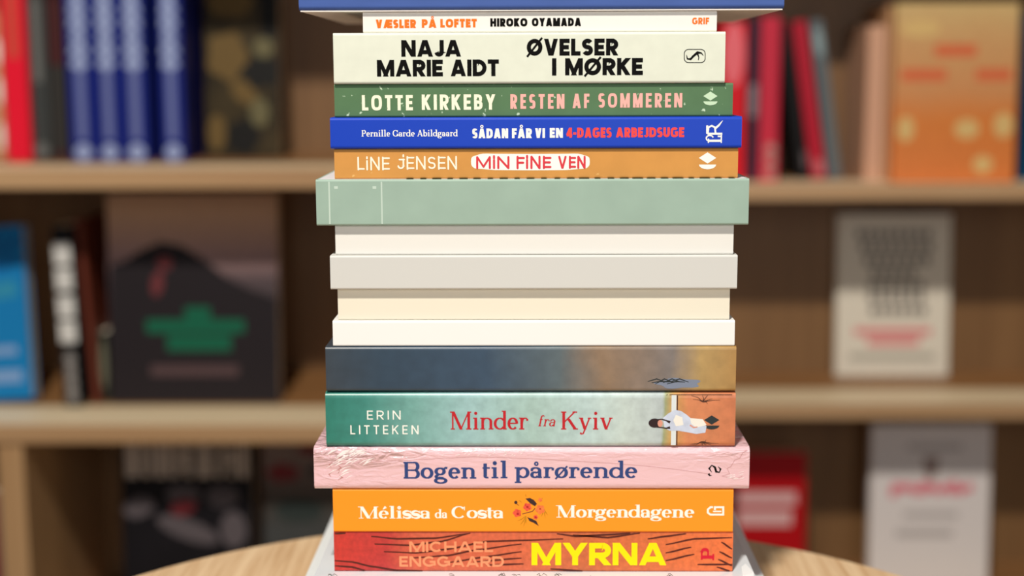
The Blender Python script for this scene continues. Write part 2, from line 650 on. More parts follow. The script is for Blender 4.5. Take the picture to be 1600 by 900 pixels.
def serif(ch, W, w, t):
    """w thick stem, t thin hairline/serif; list of (points, widths, clip?)"""
    h = w / 2
    S = []

    def cw(pts, mx=w, mn=t):
        out = []
        for i in range(len(pts)):
            a, b = pts[max(0, i - 1)], pts[min(len(pts) - 1, i + 1)]
            l = math.hypot(b[0] - a[0], b[1] - a[1]) or 1e-9
            k = abs(b[1] - a[1]) / l
            out.append(mn + (mx - mn) * k ** 1.3)
        return out

    def cur(pts):
        S.append((pts, cw(pts), False))

    def st(x, y0, y1, ww=None):
        S.append(([(x, y0), (x, y1)], ww or w, False))

    def ser(x, y, l, r):
        S.append(([(x - l, y + (t / 2 if y < .3 else -t / 2)), (x + r, y + (t / 2 if y < .3 else -t / 2))], t, False))

    def ball(x, y, r):
        S.append(([(x - r * .7, y), (x + r * .7, y)], r * 1.6, False))

    def dg(x0, y0, x1, y1, ww):
        l = math.hypot(x1 - x0, y1 - y0)
        ux, uy = (x1 - x0) / l * ww, (y1 - y0) / l * ww
        S.append(([(x0 - ux, y0 - uy), (x1 + ux, y1 + uy)], ww, (min(y0, y1), max(y0, y1))))
    s = w * .95
    if ch in 'aå':
        x = W - h - s * .35
        top = arc((x + .08) / 2, XH - .2, (x - .08) / 2, .2 - t / 2, 150, 0, 12)
        cur(top + [(x, XH - .3), (x, .1)])
        ser(x, 0, h, s * .7); st(x, 0, .12)
        cur(arc(x * .52, .2, x * .52 - h, .2 - t / 2, 75, 330, 16))
        S.append(([(x * .55, .4 - t), (x, .4)], t, False))
        ball(.1, XH - .16, w * .5)
        if ch == 'å':
            S.append((arc(W / 2, .86, .09, .09, 0, 360, 14), t * .9 + .01, False))
    elif ch in 'oø':
        cur(arc(W / 2, XH / 2, W / 2 - h, XH / 2 - t / 2, 0, 360, 28))
        if ch == 'ø':
            S.append(([(W * .06, -.06), (W * .94, XH + .06)], t * 1.1, False))
    elif ch in 'eé':
        cur(arc(W / 2, XH / 2, W / 2 - h, XH / 2 - t / 2, 0, 318, 26))
        S.append(([(h, XH * .52), (W - h * .5, XH * .52)], t, False))
        if ch == 'é':
            S.append(([(W * .42, .76), (W * .72, .98)], [t, w * .9], False))
    elif ch == 'c':
        cur(arc(W / 2, XH / 2, W / 2 - h, XH / 2 - t / 2, 50, 318, 22)); ball(W - w * .6, XH * .74, w * .45)
    elif ch == 'd':
        x = W - h - s * .3
        st(x, 0, 1.05); ser(x, 1.05, s, 0); ser(x, 0, 0, s * .9)
        cur(arc(x * .55, XH / 2, x * .55 - h * .6, XH / 2 - t / 2, 40, 320, 22))
    elif ch == 'b':
        x = h + s * .3
        st(x, 0, 1.05); ser(x, 1.05, s, 0)
        cur(arc(x + (W - x) * .45, XH / 2, (W - x) * .45 - h * .4, XH / 2 - t / 2, 140, -140, 22))
    elif ch == 'p':
        x = h + s * .4
        st(x, -.3, XH); ser(x, XH, s, 0); S.append(([(x - s, -.3 + t / 2), (x + s, -.3 + t / 2)], t, False))
        cur(arc(x + (W - x) * .45, XH / 2, (W - x) * .48 - h * .4, XH / 2 - t / 2, 140, -140, 22))
    elif ch == 'g':
        cur(arc(W * .44, XH - .23, W * .4 - h * .7, .23 - t / 2, 0, 360, 24))
        S.append(([(W * .68, XH - .1), (W * .86, XH - .02), (W, XH - .03)], [t, w * .6, w * .6], False))
        cur(arc(W * .34, .12, W * .2, .09, 90, 270, 8))
        S.append(([(W * .3, .04), (W * .7, .02)], w * .8, False))
        cur(arc(W * .48, -.12, W * .46 - h * .5, .14, 0, 360, 24))
    elif ch in 'il':
        x = W / 2
        y1 = XH if ch == 'i' else 1.05
        st(x, 0, y1); ser(x, y1, s, 0); ser(x, 0, s, s)
        if ch == 'i':
            S.append((arc(x, .9, w * .28, w * .28, 0, 360, 12), w * .62, False))
    elif ch == 'n':
        x, x2 = h + s * .45, W - h - s * .45
        st(x, 0, XH); ser(x, XH, s, 0); ser(x, 0, s, s * .9)
        cur([(x, XH - .26)] + arc((x + x2) / 2, XH - .22, (x2 - x) / 2, .22 - t / 2, 160, 0, 12) + [(x2, .1)])
        st(x2, 0, .3); ser(x2, 0, s * .9, s)
    elif ch == 'r':
        x = h + s * .5
        st(x, 0, XH); ser(x, XH, s, 0); ser(x, 0, s, s)
        cur([(x, XH - .28)] + arc(x + (W - x) * .55, XH - .2, (W - x) * .5, .2 - t / 2, 165, 60, 8)); ball(W - w * .3, XH - .12, w * .5)
    elif ch in 's':
        ry = (XH / 2 - t / 2) / 2
        rx = W / 2 - h * .6
        p = arc(W / 2, XH - t / 2 - ry, rx, ry, 20, 250, 14) + arc(W / 2, t / 2 + ry, rx, ry, 70, -160, 14)
        S.append((p, [t + (w - t) * math.sin(PI * i / (len(p) - 1)) ** 1.2 for i in range(len(p))], False))
        st(W - t, XH * .68, XH, t * 1.2); st(t, 0, XH * .32, t * 1.2)
    elif ch == 't':
        x = h + s * .35
        cur([(x, .88), (x, .14)] + arc(x + .12, .13, .12, .13 - t / 2, 180, 300, 8)); ser(x, XH, s * .8, s * 1.4)
    elif ch == 'f':
        x = h + s * .4
        cur([(x, 0), (x, .8)] + arc(x + .14, .84, .14, .2 - t / 2, 180, 60, 8)); ser(x, XH, s * .8, s * 1.3); ser(x, 0, s, s); ball(x + .22, .95, w * .4)
    elif ch in 'vy':
        b = 0
        dg(h + s * .3, XH, W / 2, b, w); dg(W - h * .6 - s * .3, XH, W / 2, b, t * 1.3)
        ser(h + s * .35, XH, s * .8, s * .8); ser(W - s * .6, XH, s * .7, s * .6)
        if ch == 'y':
            S.append(([(W / 2 + t * .3, .06), (W * .36, -.22), (W * .2, -.27)], [t * 1.3, t * 1.3, t], False)); ball(W * .16, -.22, w * .42)
    elif ch == 'A':
        dg(h * .6 + s * .3, 0, W / 2, 1, t * 1.3); dg(W - h - s * .3, 0, W / 2, 1, w)
        ser(s * .5, 0, s * .5, s * .8); ser(W - s * .9, 0, s * .8, s * .9); S.append(([(W * .28, .34), (W * .7, .34)], t, False))
    elif ch in 'BPR':
        x = h + s * .4
        mid = .5 if ch == 'B' else .46
        st(x, 0, 1)
        r1 = (1 - t / 2 - mid) / 2
        xe = W - h
        cur([(0.0 + s * .1, 1 - t / 2), (xe - .2, 1 - t / 2)] + arc(xe - .2, mid + r1, .2, r1, 90, -90, 12) + [(x, mid)])
        if ch == 'B':
            r2 = (mid - t / 2) / 2
            cur([(x, mid), (xe - .18, mid)] + arc(xe - .2, t / 2 + r2, .22, r2, 90, -90, 12) + [(s * .1, t / 2)])
        else:
            ser(x, 0, s, s)
    elif ch in 'CG':
        cur(arc(W / 2, .5, W / 2 - h, .5 - t / 2, 40, 318, 26)); st(W - h - t * .6, .66, .97, t * 1.3)
        if ch == 'G':
            st(W - h * 1.2, .06, .42); ser(W - h * 1.2, .42, s, s * .6)
    elif ch == 'K':
        x = h + s * .4
        st(x, 0, 1); ser(x, 1, s, s); ser(x, 0, s, s)
        S.append(([(x, .38), (W * .82, 1)], t * 1.2, False)); dg(W * .42, .6, W - h - s * .4, 0, w)
        ser(W * .82, 1, s, s * .8); ser(W - s * .9, 0, s, s * .9)
    elif ch == 'M':
        x, x2 = s * .7, W - h - s * .5
        st(x, 0, 1, t * 1.4); st(x2, 0, 1); dg(x + h * .3, 1, W * .5, 0, w); S.append(([(W * .5, .06), (x2, 1)], t * 1.1, False))
        ser(x, 1, s, 0); ser(x2, 1, 0, s); ser(x, 0, s * .8, s * .8); ser(x2, 0, s, s)
    elif ch == 'L':
        x = h + s * .4
        st(x, 0, 1); ser(x, 1, s, s); ser(x, 0, s, W - x); st(W - t, 0, .3, t * 1.3)
    return S


def lay_text(text, style, w, t=None, track=.12, width=None, height=1.0, sq=2.0, slant=0.0, ext=1.0):
    """strokes in a box of the given width / height (same units). Glyph widths are solved so the line fits."""
    tab = SERIF_W if style == 'serif' else SANS_W
    H = height
    tw = width / H
    nat = 0.0
    fixed = 0.0
    for i, c in enumerate(text):
        gw = tab[c]
        if gw == 0:
            fixed += w
        else:
            nat += gw
        if i < len(text) - 1:
            fixed += track
    k = (tw - fixed) / nat if nat else 1
    x = 0.0
    out = []
    for c in text:
        gw = tab[c]
        W = w if gw == 0 else gw * k
        if c != ' ':
            gl = serif(c, W, w, t) if style == 'serif' else sans(c, W, w, sq, ext)
            for pts, ww, cl in gl:
                pts2 = [((x + u + slant * v), v) for u, v in pts]
                out.append((pts2, ww, cl))
        x += W + track
    return out


def put_text(ink, text, box, style='sans', w=.2, t=None, track=.12, caps='butt', sq=2.0, slant=0.0, turn=None):
    """box = (x0, x1, z_base, z_cap) local; turn='up' reads bottom to top inside the box, 'down' top to bottom"""
    x0, x1, z0, z1 = box
    if turn:
        width, height = z1 - z0, x1 - x0
    else:
        width, height = x1 - x0, z1 - z0
    for pts, ww, cl in lay_text(text, style, w, t, track, width, height, sq, slant, 0.0 if caps == 'round' else 1.0):
        if turn == 'up':
            tf = lambda u, v: (x1 - v * height, z0 + u * height)
        elif turn == 'down':
            tf = lambda u, v: (x0 + v * height, z1 - u * height)
        else:
            tf = lambda u, v: (x0 + u * height, z0 + v * height)
        clip = (0, 1) if cl is True else (cl if cl else None)
        if caps == 'round':
            clip = None
        ink.stroke(pts, ww, caps=caps, tf=tf, clip=clip)


# ------------------------------------------------------------------ room shell
def structure(name, bm, m):
    o = link(name, bm, m)
    o['kind'] = 'structure'
    return o


structure('floor', box_bm(-3, 3, -3.2, 1.7, -0.05, 0.0), wood('floor_wood', (120, 96, 74), (96, 76, 58), 4, 'Y'))
structure('wall_back', box_bm(-3, 3, 1.62, 1.7, 0.0, 2.8), mat('wall_paint', (205, 200, 190), 0.9, bump=(80, .1, .001)))

# ------------------------------------------------------------------ bookcases
YL, YR = 0.90, 1.07
zL1 = at_y(230, 264, YL).z
zL2 = at_y(230, 664, YL).z
zR1 = at_y(1400, 289, YR).z
zR2 = at_y(1400, 632, YR).z
sL, sR = zL1 - zL2, zR1 - zR2


def bookcase(name, label, x0, x1, y0, depth, zs, th, dividers, back_m, edge_px):
    top = max(zs) + 0.02 + 0.0
    t = thing(name, label, 'bookcase', ((x0 + x1) / 2, y0, 0))
    ox, oy = (x0 + x1) / 2, y0
    sp = 0.022
    for sx in (x0, x1 - sp):
        link('side_panel', box_bm(sx - ox, sx + sp - ox, 0, depth, 0, max(zs), 0.001), W_SIDE, t)
    link('back_panel', box_bm(x0 + sp - ox, x1 - sp - ox, depth - 0.012, depth, 0.06, max(zs) - th), back_m, t)
    for z in zs:
        top_one = z == max(zs)
        a, b = (x0, x1) if top_one else (x0 + sp, x1 - sp)
        e = edge_px
        s = link('shelf', box_bm(a - ox, b - ox, e, depth - (0 if top_one else .012), z - th, z, 0.0008), W_SHELF, t)
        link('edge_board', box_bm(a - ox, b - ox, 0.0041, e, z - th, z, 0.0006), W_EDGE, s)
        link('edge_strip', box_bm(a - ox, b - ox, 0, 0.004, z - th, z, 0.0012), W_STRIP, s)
    for dx, dz0, dz1 in dividers:
        link('divider', box_bm(dx - 0.016 - ox, dx + 0.016 - ox, 0.004, depth - .012, dz0, dz1, 0.001), W_SIDE, t)
    link('plinth', box_bm(x0 + sp - ox, x1 - sp - ox, 0.03, 0.05, 0, 0.06), W_SHELF, t)
    return t


DL, DR = 0.335, 0.22
thL = (at_y(230, 266, YL).z - at_y(230, 297, YL).z)
thR = (at_y(1400, 300, YR).z - at_y(1400, 324, YR).z)
dvx = at_y(19, 800, YL).x
zsL = [zL2 - 2 * sL + .03, zL2 - sL, zL2, zL1, zL1 + sL + .04, zL1 + 2 * sL + .04]
zsR = [zR2 - 2 * sR, zR2 - sR, zR2, zR1, zR1 + sR + .025, zR1 + 2 * sR + .025]
print('shelves', zsL, zsR, thL, thR)
bookcase('bookcase', 'wooden bookcase on the left with blue spines above and a divider in its lower bay', -0.95, 0.02, YL, DL,
         zsL, thL, [(dvx, zL2 - sL, zL2 - thL)], W_BACK, 0.10)
bookcase('bookcase', 'wooden bookcase on the right holding the orange and the white display books', 0.045, 1.05, YR, DR,
         zsR, thR, [], W_BACK, 0.095)

# ------------------------------------------------------------------ round table
tz = 0.75
TT = 0.7550        # top of the table in use
_far = at_z(812, 813, TT).y
_a = _far - at_z(812, 900, TT).y
_hw = (at_z(1422, 900, TT).x - at_z(203, 900, TT).x) / 2
RT = (_hw ** 2 + _a ** 2) / (2 * _a)
print('table', _far, RT)
tb = thing('round_table', 'round pale wooden table the tall book stack stands on', 'table', ((at_z(1422, 900, TT).x + at_z(203, 900, TT).x) / 2, _far - RT, 0))
bm = bmesh.new()
N = 96
R = RT
prof = [(0, tz), (R - .004, tz), (R - .001, tz - .0015), (R, tz - .005), (R, tz - .022), (R - .003, tz - .026), (0, tz - .026)]
rings = []
for r, z in prof:
    if r == 0:
        rings.append([bm.verts.new((0, 0, z))])
    else:
        rings.append([bm.verts.new((r * math.cos(2 * PI * i / N), r * math.sin(2 * PI * i / N), z)) for i in range(N)])
for a, b in zip(rings[:-1], rings[1:]):
    for i in range(N):
        j = (i + 1) % N
        if len(a) == 1:
            bm.faces.new((a[0], b[i], b[j]))
        elif len(b) == 1:
            bm.faces.new((a[i], b[0], a[j]))
        else:
            bm.faces.new((a[i], b[i], b[j], a[j]))
link('tabletop', bm, W_TABLE, tb)


def lathe(prof, n=48):
    bm = bmesh.new()
    rr = [[bm.verts.new((max(r, 1e-4) * math.cos(2 * PI * i / n), max(r, 1e-4) * math.sin(2 * PI * i / n), z)) for i in range(n)] for r, z in prof]
    for a, b in zip(rr[:-1], rr[1:]):
        for i in range(n):
            j = (i + 1) % n
            bm.faces.new((a[i], b[i], b[j], a[j]))
    bm.faces.new(rr[0]); bm.faces.new(list(reversed(rr[-1])))
    return bm


M_METAL = mat('dark_metal', (45, 45, 48), 0.4)
link('column', lathe([(.03, .02), (.03, .70), (.09, .722), (.09, .7235)]), M_METAL, tb)
link('base', lathe([(.24, 0), (.24, .008), (.05, .022), (.03, .022)]), M_METAL, tb)

# ------------------------------------------------------------------ the stack
STACK = []


class Lying:
    """a book lying in the stack, its spine given by pixel edges on the plane y"""
    def __init__(self, name, label, xl, xr, yt, yb, m, y=0.0, depth=.135, th=.0004, r=.0011, inset=.0004, pages=M_PAGE, bow=0.0, group='books in the tall stack', zb=None, gap=.0):
        cx = (xl + xr) / 2
        self.xw0 = at_y(xl, (yt + yb) / 2, y).x
        self.xw1 = at_y(xr, (yt + yb) / 2, y).x
        z1 = at_y(cx, yt, y).z
        z0 = at_y(cx, yb, y).z
        if STACK:
            z1 = STACK[-1] - 0.00008 if STACK[-1] is not None else z1
        STACK.append(z0)
        self.z0, self.z1, self.y = z0, z1, y
        self.T = z1 - z0
        self.L = self.xw1 - self.xw0
        self.root = thing(name, label, 'book', (self.xw0, y, z0), group=group)
        self.cover = build_cover(self.root, self.L, depth, self.T, 'flat', m, th, r, inset, pages, bow)
        self.bow = bow

    def lx(self, px):
        return at_y(px, 450 if False else self.pyc, self.y).x - self.xw0

    def box(self, x0, x1, ytop, ybase):
        xm, ym = (x0 + x1) / 2, (ytop + ybase) / 2
        a, b = at_y(x0, ym, self.y).x - self.xw0, at_y(x1, ym, self.y).x - self.xw0
        c, d = at_y(xm, ybase, self.y).z - self.z0, at_y(xm, ytop, self.y).z - self.z0
        return (a, b, c, d)

    def pt(self, px, py):
        p = at_y(px, py, self.y)
        return (p.x - self.xw0, p.z - self.z0)

    def text(self, name, items, m, label=None, lift=.00007, **kw):
        ink = Ink(lift + self.bow)
        for tx, x0, x1, yt, yb in items:
            put_text(ink, tx, self.box(x0, x1, yt, yb), **kw)
        return ink.build(name, m, self.root, label=label)


INK_BLACK = mat('ink_black', (16, 15, 14), 0.6, 0.05)
INK_WHITE = mat('ink_white', (246, 244, 236), 0.5)
INK_ORANGE = mat('ink_orange', (240, 112, 22), 0.5)
INK_CREAM = mat('ink_cream', (246, 242, 214), 0.5, speck=((110, 130, 100), .66, 500))
INK_PINK = mat('ink_salmon', (244, 176, 166), 0.5, speck=((110, 130, 100), .68, 500))
INK_CORAL = mat('ink_coral', (244, 72, 66), 0.5)
INK_RED = mat('ink_red', (214, 56, 66), 0.5)
INK_KYIV = mat('ink_deep_red', (184, 30, 40), 0.5)
INK_NAVY = mat('ink_navy', (44, 66, 122), 0.5)
INK_YELLOW = mat('ink_yellow', (255, 226, 0), 0.5)
INK_SALMON2 = mat('ink_light_orange', (240, 150, 108), 0.5)
INK_CRIMSON = mat('ink_crimson', (206, 24, 52), 0.5)
INK_MINT = mat('ink_mint', (196, 222, 190), 0.5)
INK_DARK = mat('ink_slate', (44, 50, 52), 0.5)

EDGES = [14.5, 52, 130, 182.5, 232, 281]


def diamond_mark(bk, cx, y0, y1, w, m):
    """publisher mark: a flat diamond over a shallow bowl"""
    ink = Ink()
    h = y1 - y0
    P = bk.pt
    ink.poly([P(cx - w / 2, y0 + h * .33), P(cx, y0 + h * .66), P(cx + w / 2, y0 + h * .33), P(cx, y0)])
    pts = [P(cx - w / 2, y0 + h * .72)]
    for i in range(9):
        a = PI * i / 8
        pts.append(P(cx - w / 2 * math.cos(a), y0 + h * .72 + h * .28 * math.sin(a)))
    pts.append(P(cx + w / 2, y0 + h * .72))
    ink.poly(pts)
    return ink.build('publisher_mark', m, bk.root)


# 1 blue book on top, only its lower half is in the frame
M_TOPBLUE = mat('cover_dusty_blue', (66, 92, 158), 0.5, noise=(40, .06, (1, 1, 6)))
z_hi = at_y(846, -62, 0).z
b = Lying('hardcover_book', 'large dusty blue hardcover topmost on the stack, overhanging on both sides', 466, 1226, -62, 15, M_TOPBLUE, y=-0.001, depth=.192,
          th=.0022, r=.0023, inset=.004, pages=M_PAGE_WHITE)
# pale back board of the blue book, seen from below
lin_bm = box_bm(0.0006, b.L - 0.0006, 0.0012, .191, -0.00055, 0.0001)
link('back_board_lining', lin_bm, mat('back_board_pale', (248, 240, 234), 0.6), b.root, )['label'] = 'pale underside board'
STACK[-1] = b.z0 - 0.00062

# 2 thin white book
b = Lying('paperback_book', 'thin white paperback with orange and black rounded capitals on its spine', 567, 1120, 16, 50.5, mat('cover_white', (232, 228, 222), 0.45), y=0.002, depth=.125, pages=M_PAGE)
b.text('title_lettering', [('VÆSLER', 587, 650, 30.5, 44), ('PÅ', 659, 682, 30, 43.5), ('LOFTET', 688, 745, 29.5, 43)], INK_ORANGE, w=.29, track=.1, sq=2.6, caps='butt')
b.text('author_lettering', [('HIROKO', 766, 824, 28.5, 41.5), ('OYAMADA', 831, 908, 28, 41)], INK_BLACK, w=.29, track=.09, sq=2.6)
b.text('publisher_lettering', [('GRIF', 1081.5, 1108, 27.5, 38)], INK_ORANGE, w=.25, track=.1, sq=2.6)

# 3 big pale book
b = Lying('paperback_book', 'thick pale cream book with heavy black geometric capitals in two lines', 521, 1133, 50, 130.5, mat('cover_cream', (218, 222, 206), 0.6, noise=(120, .03, (1, 1, 1))), y=-0.001, depth=.14, r=.0014)
b.text('author_lettering', [('NAJA', 627, 720.5, 62.5, 88.5), ('MARIE', 589, 692, 93.5, 119.5), ('AIDT', 704, 779.5, 93, 119)], INK_BLACK, w=.255, track=.075)
b.text('title_lettering', [('ØVELSER', 823, 966, 60.5, 86.8), ('I', 862.5, 869.5, 91, 118), ('MØRKE', 883, 1004.5, 90.8, 117.5)], INK_BLACK, w=.255, track=.085)
ink = Ink()
rr = []
for cx, cy, a0 in ((1095, 83.5, 0), (1076, 83.5, 90), (1076, 91.5, 180), (1095, 91.5, 270)):
    for i in range(6):
        a = math.radians(a0 + 90 * i / 5)
        rr.append(b.pt(cx + 6.8 * math.cos(a), cy - 6.3 * math.sin(a)))
rr.append(rr[0])
ink.stroke(rr, .00042)
body = [(1072.5, 86), (1074, 92), (1079, 92.5), (1083, 88), (1090, 82), (1096, 83), (1099, 87)]
ink.stroke([b.pt(*p) for p in body], [.0003, .0007, .0011, .0012, .0014, .0007, .0003])
ink.stroke([b.pt(*p) for p in [(1090, 84), (1092, 90), (1091, 94)]], [.0009, .0005, .0004])
ink.build('publisher_mark', INK_BLACK, b.root)

# 4 green
b = Lying('paperback_book', 'scuffed forest green paperback with cream and salmon hand-cut capitals', 522.5, 1145, 132, 182.5,
          mat('cover_green', (84, 118, 82), 0.5, noise=(90, .05, (1, 1, 1)), speck=((190, 212, 182), .655, 230)), y=0.001, depth=.14)
b.text('author_lettering', [('LOTTE', 565.5, 645, 148.5, 172.5), ('KIRKEBY', 659, 774, 147.5, 171.5)], INK_CREAM, w=.2, track=.2, sq=3)
b.text('title_lettering', [('RESTEN', 797.5, 882, 147, 170), ('AF', 894.5, 921, 146.5, 169), ('SOMMEREN', 935, 1066, 145.5, 168)], INK_PINK, w=.19, track=.22, sq=3)
diamond_mark(b, 1110, 143, 164.5, 22, INK_MINT)

# 5 royal blue
b = Lying('paperback_book', 'royal blue paperback with white serif author name and coral red capitals', 516, 1159, 183.5, 232,
          mat('cover_royal_blue', (18, 62, 184), 0.42), y=-0.002, depth=.14, r=.0016)
b.text('author_lettering', [('Pernille', 565, 609.5, 203.3, 213.3), ('Garde', 613.5, 648, 203.2, 213.2), ('Abildgaard', 652, 715, 203, 213)], INK_WHITE, style='serif', w=.17, t=.08, track=.06)
b.text('title_lettering', [('SÅDAN', 738, 794, 200.7, 216), ('FÅR', 800, 831, 200.5, 215.8), ('VI', 836, 851.5, 200.3, 215.5), ('EN', 859, 879.5, 200, 215.2)], INK_WHITE, w=.255, track=.1, sq=3.2)
b.text('subtitle_lettering', [('4-DAGES', 885.5, 955.5, 199.5, 215), ('ARBEJDSUGE', 962.5, 1069, 199.2, 214.4)], INK_CORAL, w=.245, track=.1, sq=3.2, label='coral red title words')
ink = Ink()
put_text(ink, 'L', b.box(1106, 1128, 211, 223), style='serif', w=.16, t=.09, turn='up')
P = b.pt
ink.stroke([P(1105, 196), P(1105, 209)][::-1], .0011)
ink.stroke([P(1105.5, 209), P(1128.5, 209)], .0011)
ink.stroke([P(*p) for p in [(1106, 208), (1107, 199), (1112, 196.5), (1117, 199), (1118, 208)]], .0009)
ink.stroke([P(*p) for p in [(1117, 201), (1123, 196), (1129, 188.5)]], [.0012, .001, .0003])
ink.stroke([P(1104 + 5.5 * math.cos(a * .5) + 5, 216 + 4.5 * math.sin(a * .5)) for a in range(2, 13)], .0007)
ink.build('publisher_mark', INK_WHITE, b.root)

# 6 ochre
b = Lying('paperback_book', 'ochre kraft paperback with hand-drawn white name and red words in a white bubble', 522.5, 1153, 233, 279,
          mat('cover_ochre', (206, 146, 74), 0.6, noise=(70, .05, (1, 1, 1)), speck=((226, 180, 110), .7, 160)), y=0.0, depth=.14)
b.text('author_lettering', [('LiNE', 558.5, 608, 246, 265), ('jENSEN', 621, 714, 245, 264)], mat('ink_chalk', (250, 240, 220), .5), w=.13, track=.2, caps='round', sq=2.2)
ink = Ink(.00003)
x0, x1, y0, y1 = 736, 921.5, 240, 265.5
pts = []
for i in range(40):
    a = 2 * PI * i / 40
    c, s = math.cos(a), math.sin(a)
    xx = (x0 + x1) / 2 + (x1 - x0) / 2 * math.copysign(abs(c) ** .28, c)
    yy = (y0 + y1) / 2 - (y1 - y0) / 2 * math.copysign(abs(s) ** .55, s) * (1 + .05 * math.sin(a * 7))
    pts.append(b.pt(xx, yy))
ink.poly(pts)
ink.build('title_bubble', INK_WHITE, b.root)
b.text('title_lettering', [('MiN', 744, 796, 245.5, 262.5), ('FiNE', 807, 860, 245, 262.5), ('VEN', 872, 915, 245, 262)], INK_RED, w=.19, track=.2, lift=.00014, caps='round', sq=2.2)
diamond_mark(b, 1105.5, 238, 264.5, 27, INK_WHITE)

# 7 sage green hardcover, upper part shows
M_SAGE = mat('cover_sage', (152, 176, 162), 0.45, noise=(60, .04, (1, 1, 1)))
b = Lying('hardcover_book', 'sage green hardcover with a white and black top cover, under the ochre book', 494, 1170, 281, 352, M_SAGE, y=-0.003, depth=.19, th=.0025, r=.0012, inset=.004, pages=M_PAGE_WHITE)
T = b.T
link('front_board_print', box_bm(.0012, b.L - .0012, .0018, .188, T - .00005, T + .00006), mat('board_white', (232, 230, 236), .35), b.root)['label'] = 'white printed front board'
ink = Ink(.00003)
for xx in (514, 596):
    p, q = b.pt(xx, 284), b.pt(xx, 350)
    ink.rect(p[0] - .0004, p[0] + .0004, q[1], p[1])
for xx, ww in ((525, 6), (585, 6)):
    p = b.pt(xx, 293)
    ink.rect(p[0] - .001, p[0] + .001, p[1] - .0007, p[1] + .0007)
ink.build('spine_rules', mat('ink_pale_sage', (190, 208, 196), .5), b.root)
bm = bmesh.new()
for i in range(26):
    px = 640 + i * 21
    if px > 1150:
        break
    x = at_y(px, 283, -0.003).x - b.xw0
    w2 = .0014 + .0016 * random.random()
    v = [bm.verts.new(p) for p in ((x - w2, .0013, T + .0001), (x + w2, .0013, T + .0001), (x + w2, .012, T + .0001), (x - w2, .012, T + .0001))]
    bm.faces.new(v)
link('board_dashes', bm, INK_BLACK, b.root)

# hidden stretch of the stack: plain books
plain = [
    ('plain white paperback below the sage green hardcover', 524, 1146, 352, 398, (228, 226, 220), .001),
    ('plain light grey paperback in the middle of the stack', 516, 1152, 398, 452, (206, 206, 202), -.002),
    ('plain ivory paperback in the middle of the stack', 528, 1140, 452, 500, (230, 224, 206), .002),
    ('plain chalk white thin paperback above the slate blue hardcover', 520, 1148, 500, 541, (236, 236, 234), 0.0),
]
for lab, xl, xr, yt, yb, c, yy in plain:
    Lying('paperback_book', lab, xl, xr, yt, yb, mat('cover_plain_%d' % yt, c, .5), y=yy, depth=.138)

M_SLATE = ramp_mat('cover_slate_painting', 'X', [(0, (52, 62, 72)), (.03, (42, 62, 80)), (.09, (48, 70, 92)), (.13, (84, 98, 104)), (.155, (136, 112, 88)), (.19, (120, 112, 108)), (.205, (172, 142, 88)), (.224, (166, 128, 72))], .35)
b = Lying('hardcover_book', 'slate blue painted hardcover with an ochre end, above the teal one', 509, 1150, 541, 611.5, M_SLATE, y=-0.001, depth=.142, th=.0022, r=.0018, inset=.003, pages=M_PAGE)
ink = Ink(.0001)
for k in range(7):
    ink.stroke([b.pt(*p) for p in [(1012 + k * 6, 596 + k % 3 * 2), (1026 + k * 6, 592 + k % 2 * 4), (1040 + k * 6, 597)]], [.0003, .0007, .0003])
ink.build('cover_art', INK_DARK, b.root)
ink = Ink(.00006)
ink.ellipse(*b.pt(1060, 599), .012, .0028, wob=.15)
ink.build('figure_print', mat('ink_blue_grey', (122, 132, 152), .5), b.root)
STACK[-1] -= .0006

# 8 teal painted hardcover
M_KYIV = ramp_mat('cover_teal_painting', 'X', [(0, (38, 118, 104)), (.022, (58, 132, 122)), (.05, (112, 164, 158)), (.08, (150, 188, 190)), (.115, (158, 188, 182)), (.145, (178, 202, 202)), (.165, (188, 204, 200)), (.186, (176, 188, 190)), (.187, (150, 160, 120)), (.192, (196, 150, 84)), (.2, (204, 130, 86)), (.224, (196, 118, 78))], .35, warp=.0035, nscale=30, mottling=.12)
b = Lying('hardcover_book', 'teal to sky painted hardcover with deep red serif title and a walking figure', 509, 1149, 613.5, 698.5, M_KYIV, y=-0.001, depth=.142, th=.0024, r=.003, inset=.003, pages=M_PAGE)
b.text('author_lettering', [('ERIN', 573.5, 626, 641.5, 655.5), ('LITTEKEN', 547.5, 654, 664.5, 678.5)], INK_WHITE, w=.13, track=.42)
b.text('title_lettering', [('Minder', 704.5, 825, 643, 671), ('Kyiv', 877, 957, 643, 671)], INK_KYIV, style='serif', w=.15, t=.062, track=.045)
b.text('small_title_lettering', [('fra', 841, 867, 649.5, 666)], INK_KYIV, style='serif', w=.14, t=.06, track=.03, slant=.2)
P = b.pt
ink = Ink(.00003)   # pale wall behind the figure and the ochre strip
ink.rect(P(1058, 0)[0], P(1066, 0)[0], P(0, 697)[1] + .0005, P(0, 618)[1])
ink.build('wall_print', mat('ink_pale_wall', (214, 222, 224), .5), b.root)
ink = Ink(.00004)
ink.rect(P(1066.5, 0)[0], P(1068.5, 0)[0], P(0, 697)[1] + .0005, P(0, 618)[1])
for cx, cy, sgn in ((1098, 628, 1), (1096, 690, -1)):
    for k in range(9):
        a = -2.6 + k * .33
        l = 12 + 8 * math.sin(k * 2.1)
        ink.stroke([P(cx, cy), P(cx + l * .8 * math.cos(a) + 2, max(618, min(695, cy + sgn * l * .5 * math.sin(a)))), P(cx + l * 1.5 * math.cos(a), max(618, min(695, cy + sgn * l * 1.1 * math.sin(a) + 3 * sgn)))], [.0005, .0003, .00015])
ink.stroke([P(1046, 616.5), P(1144, 616.5)], .0004)
ink.stroke([P(1044, 616), P(1041, 610 + 7)], .0003)
ink.build('branch_print', mat('ink_branch', (74, 46, 34), .5), b.root)
ink = Ink(.00008)
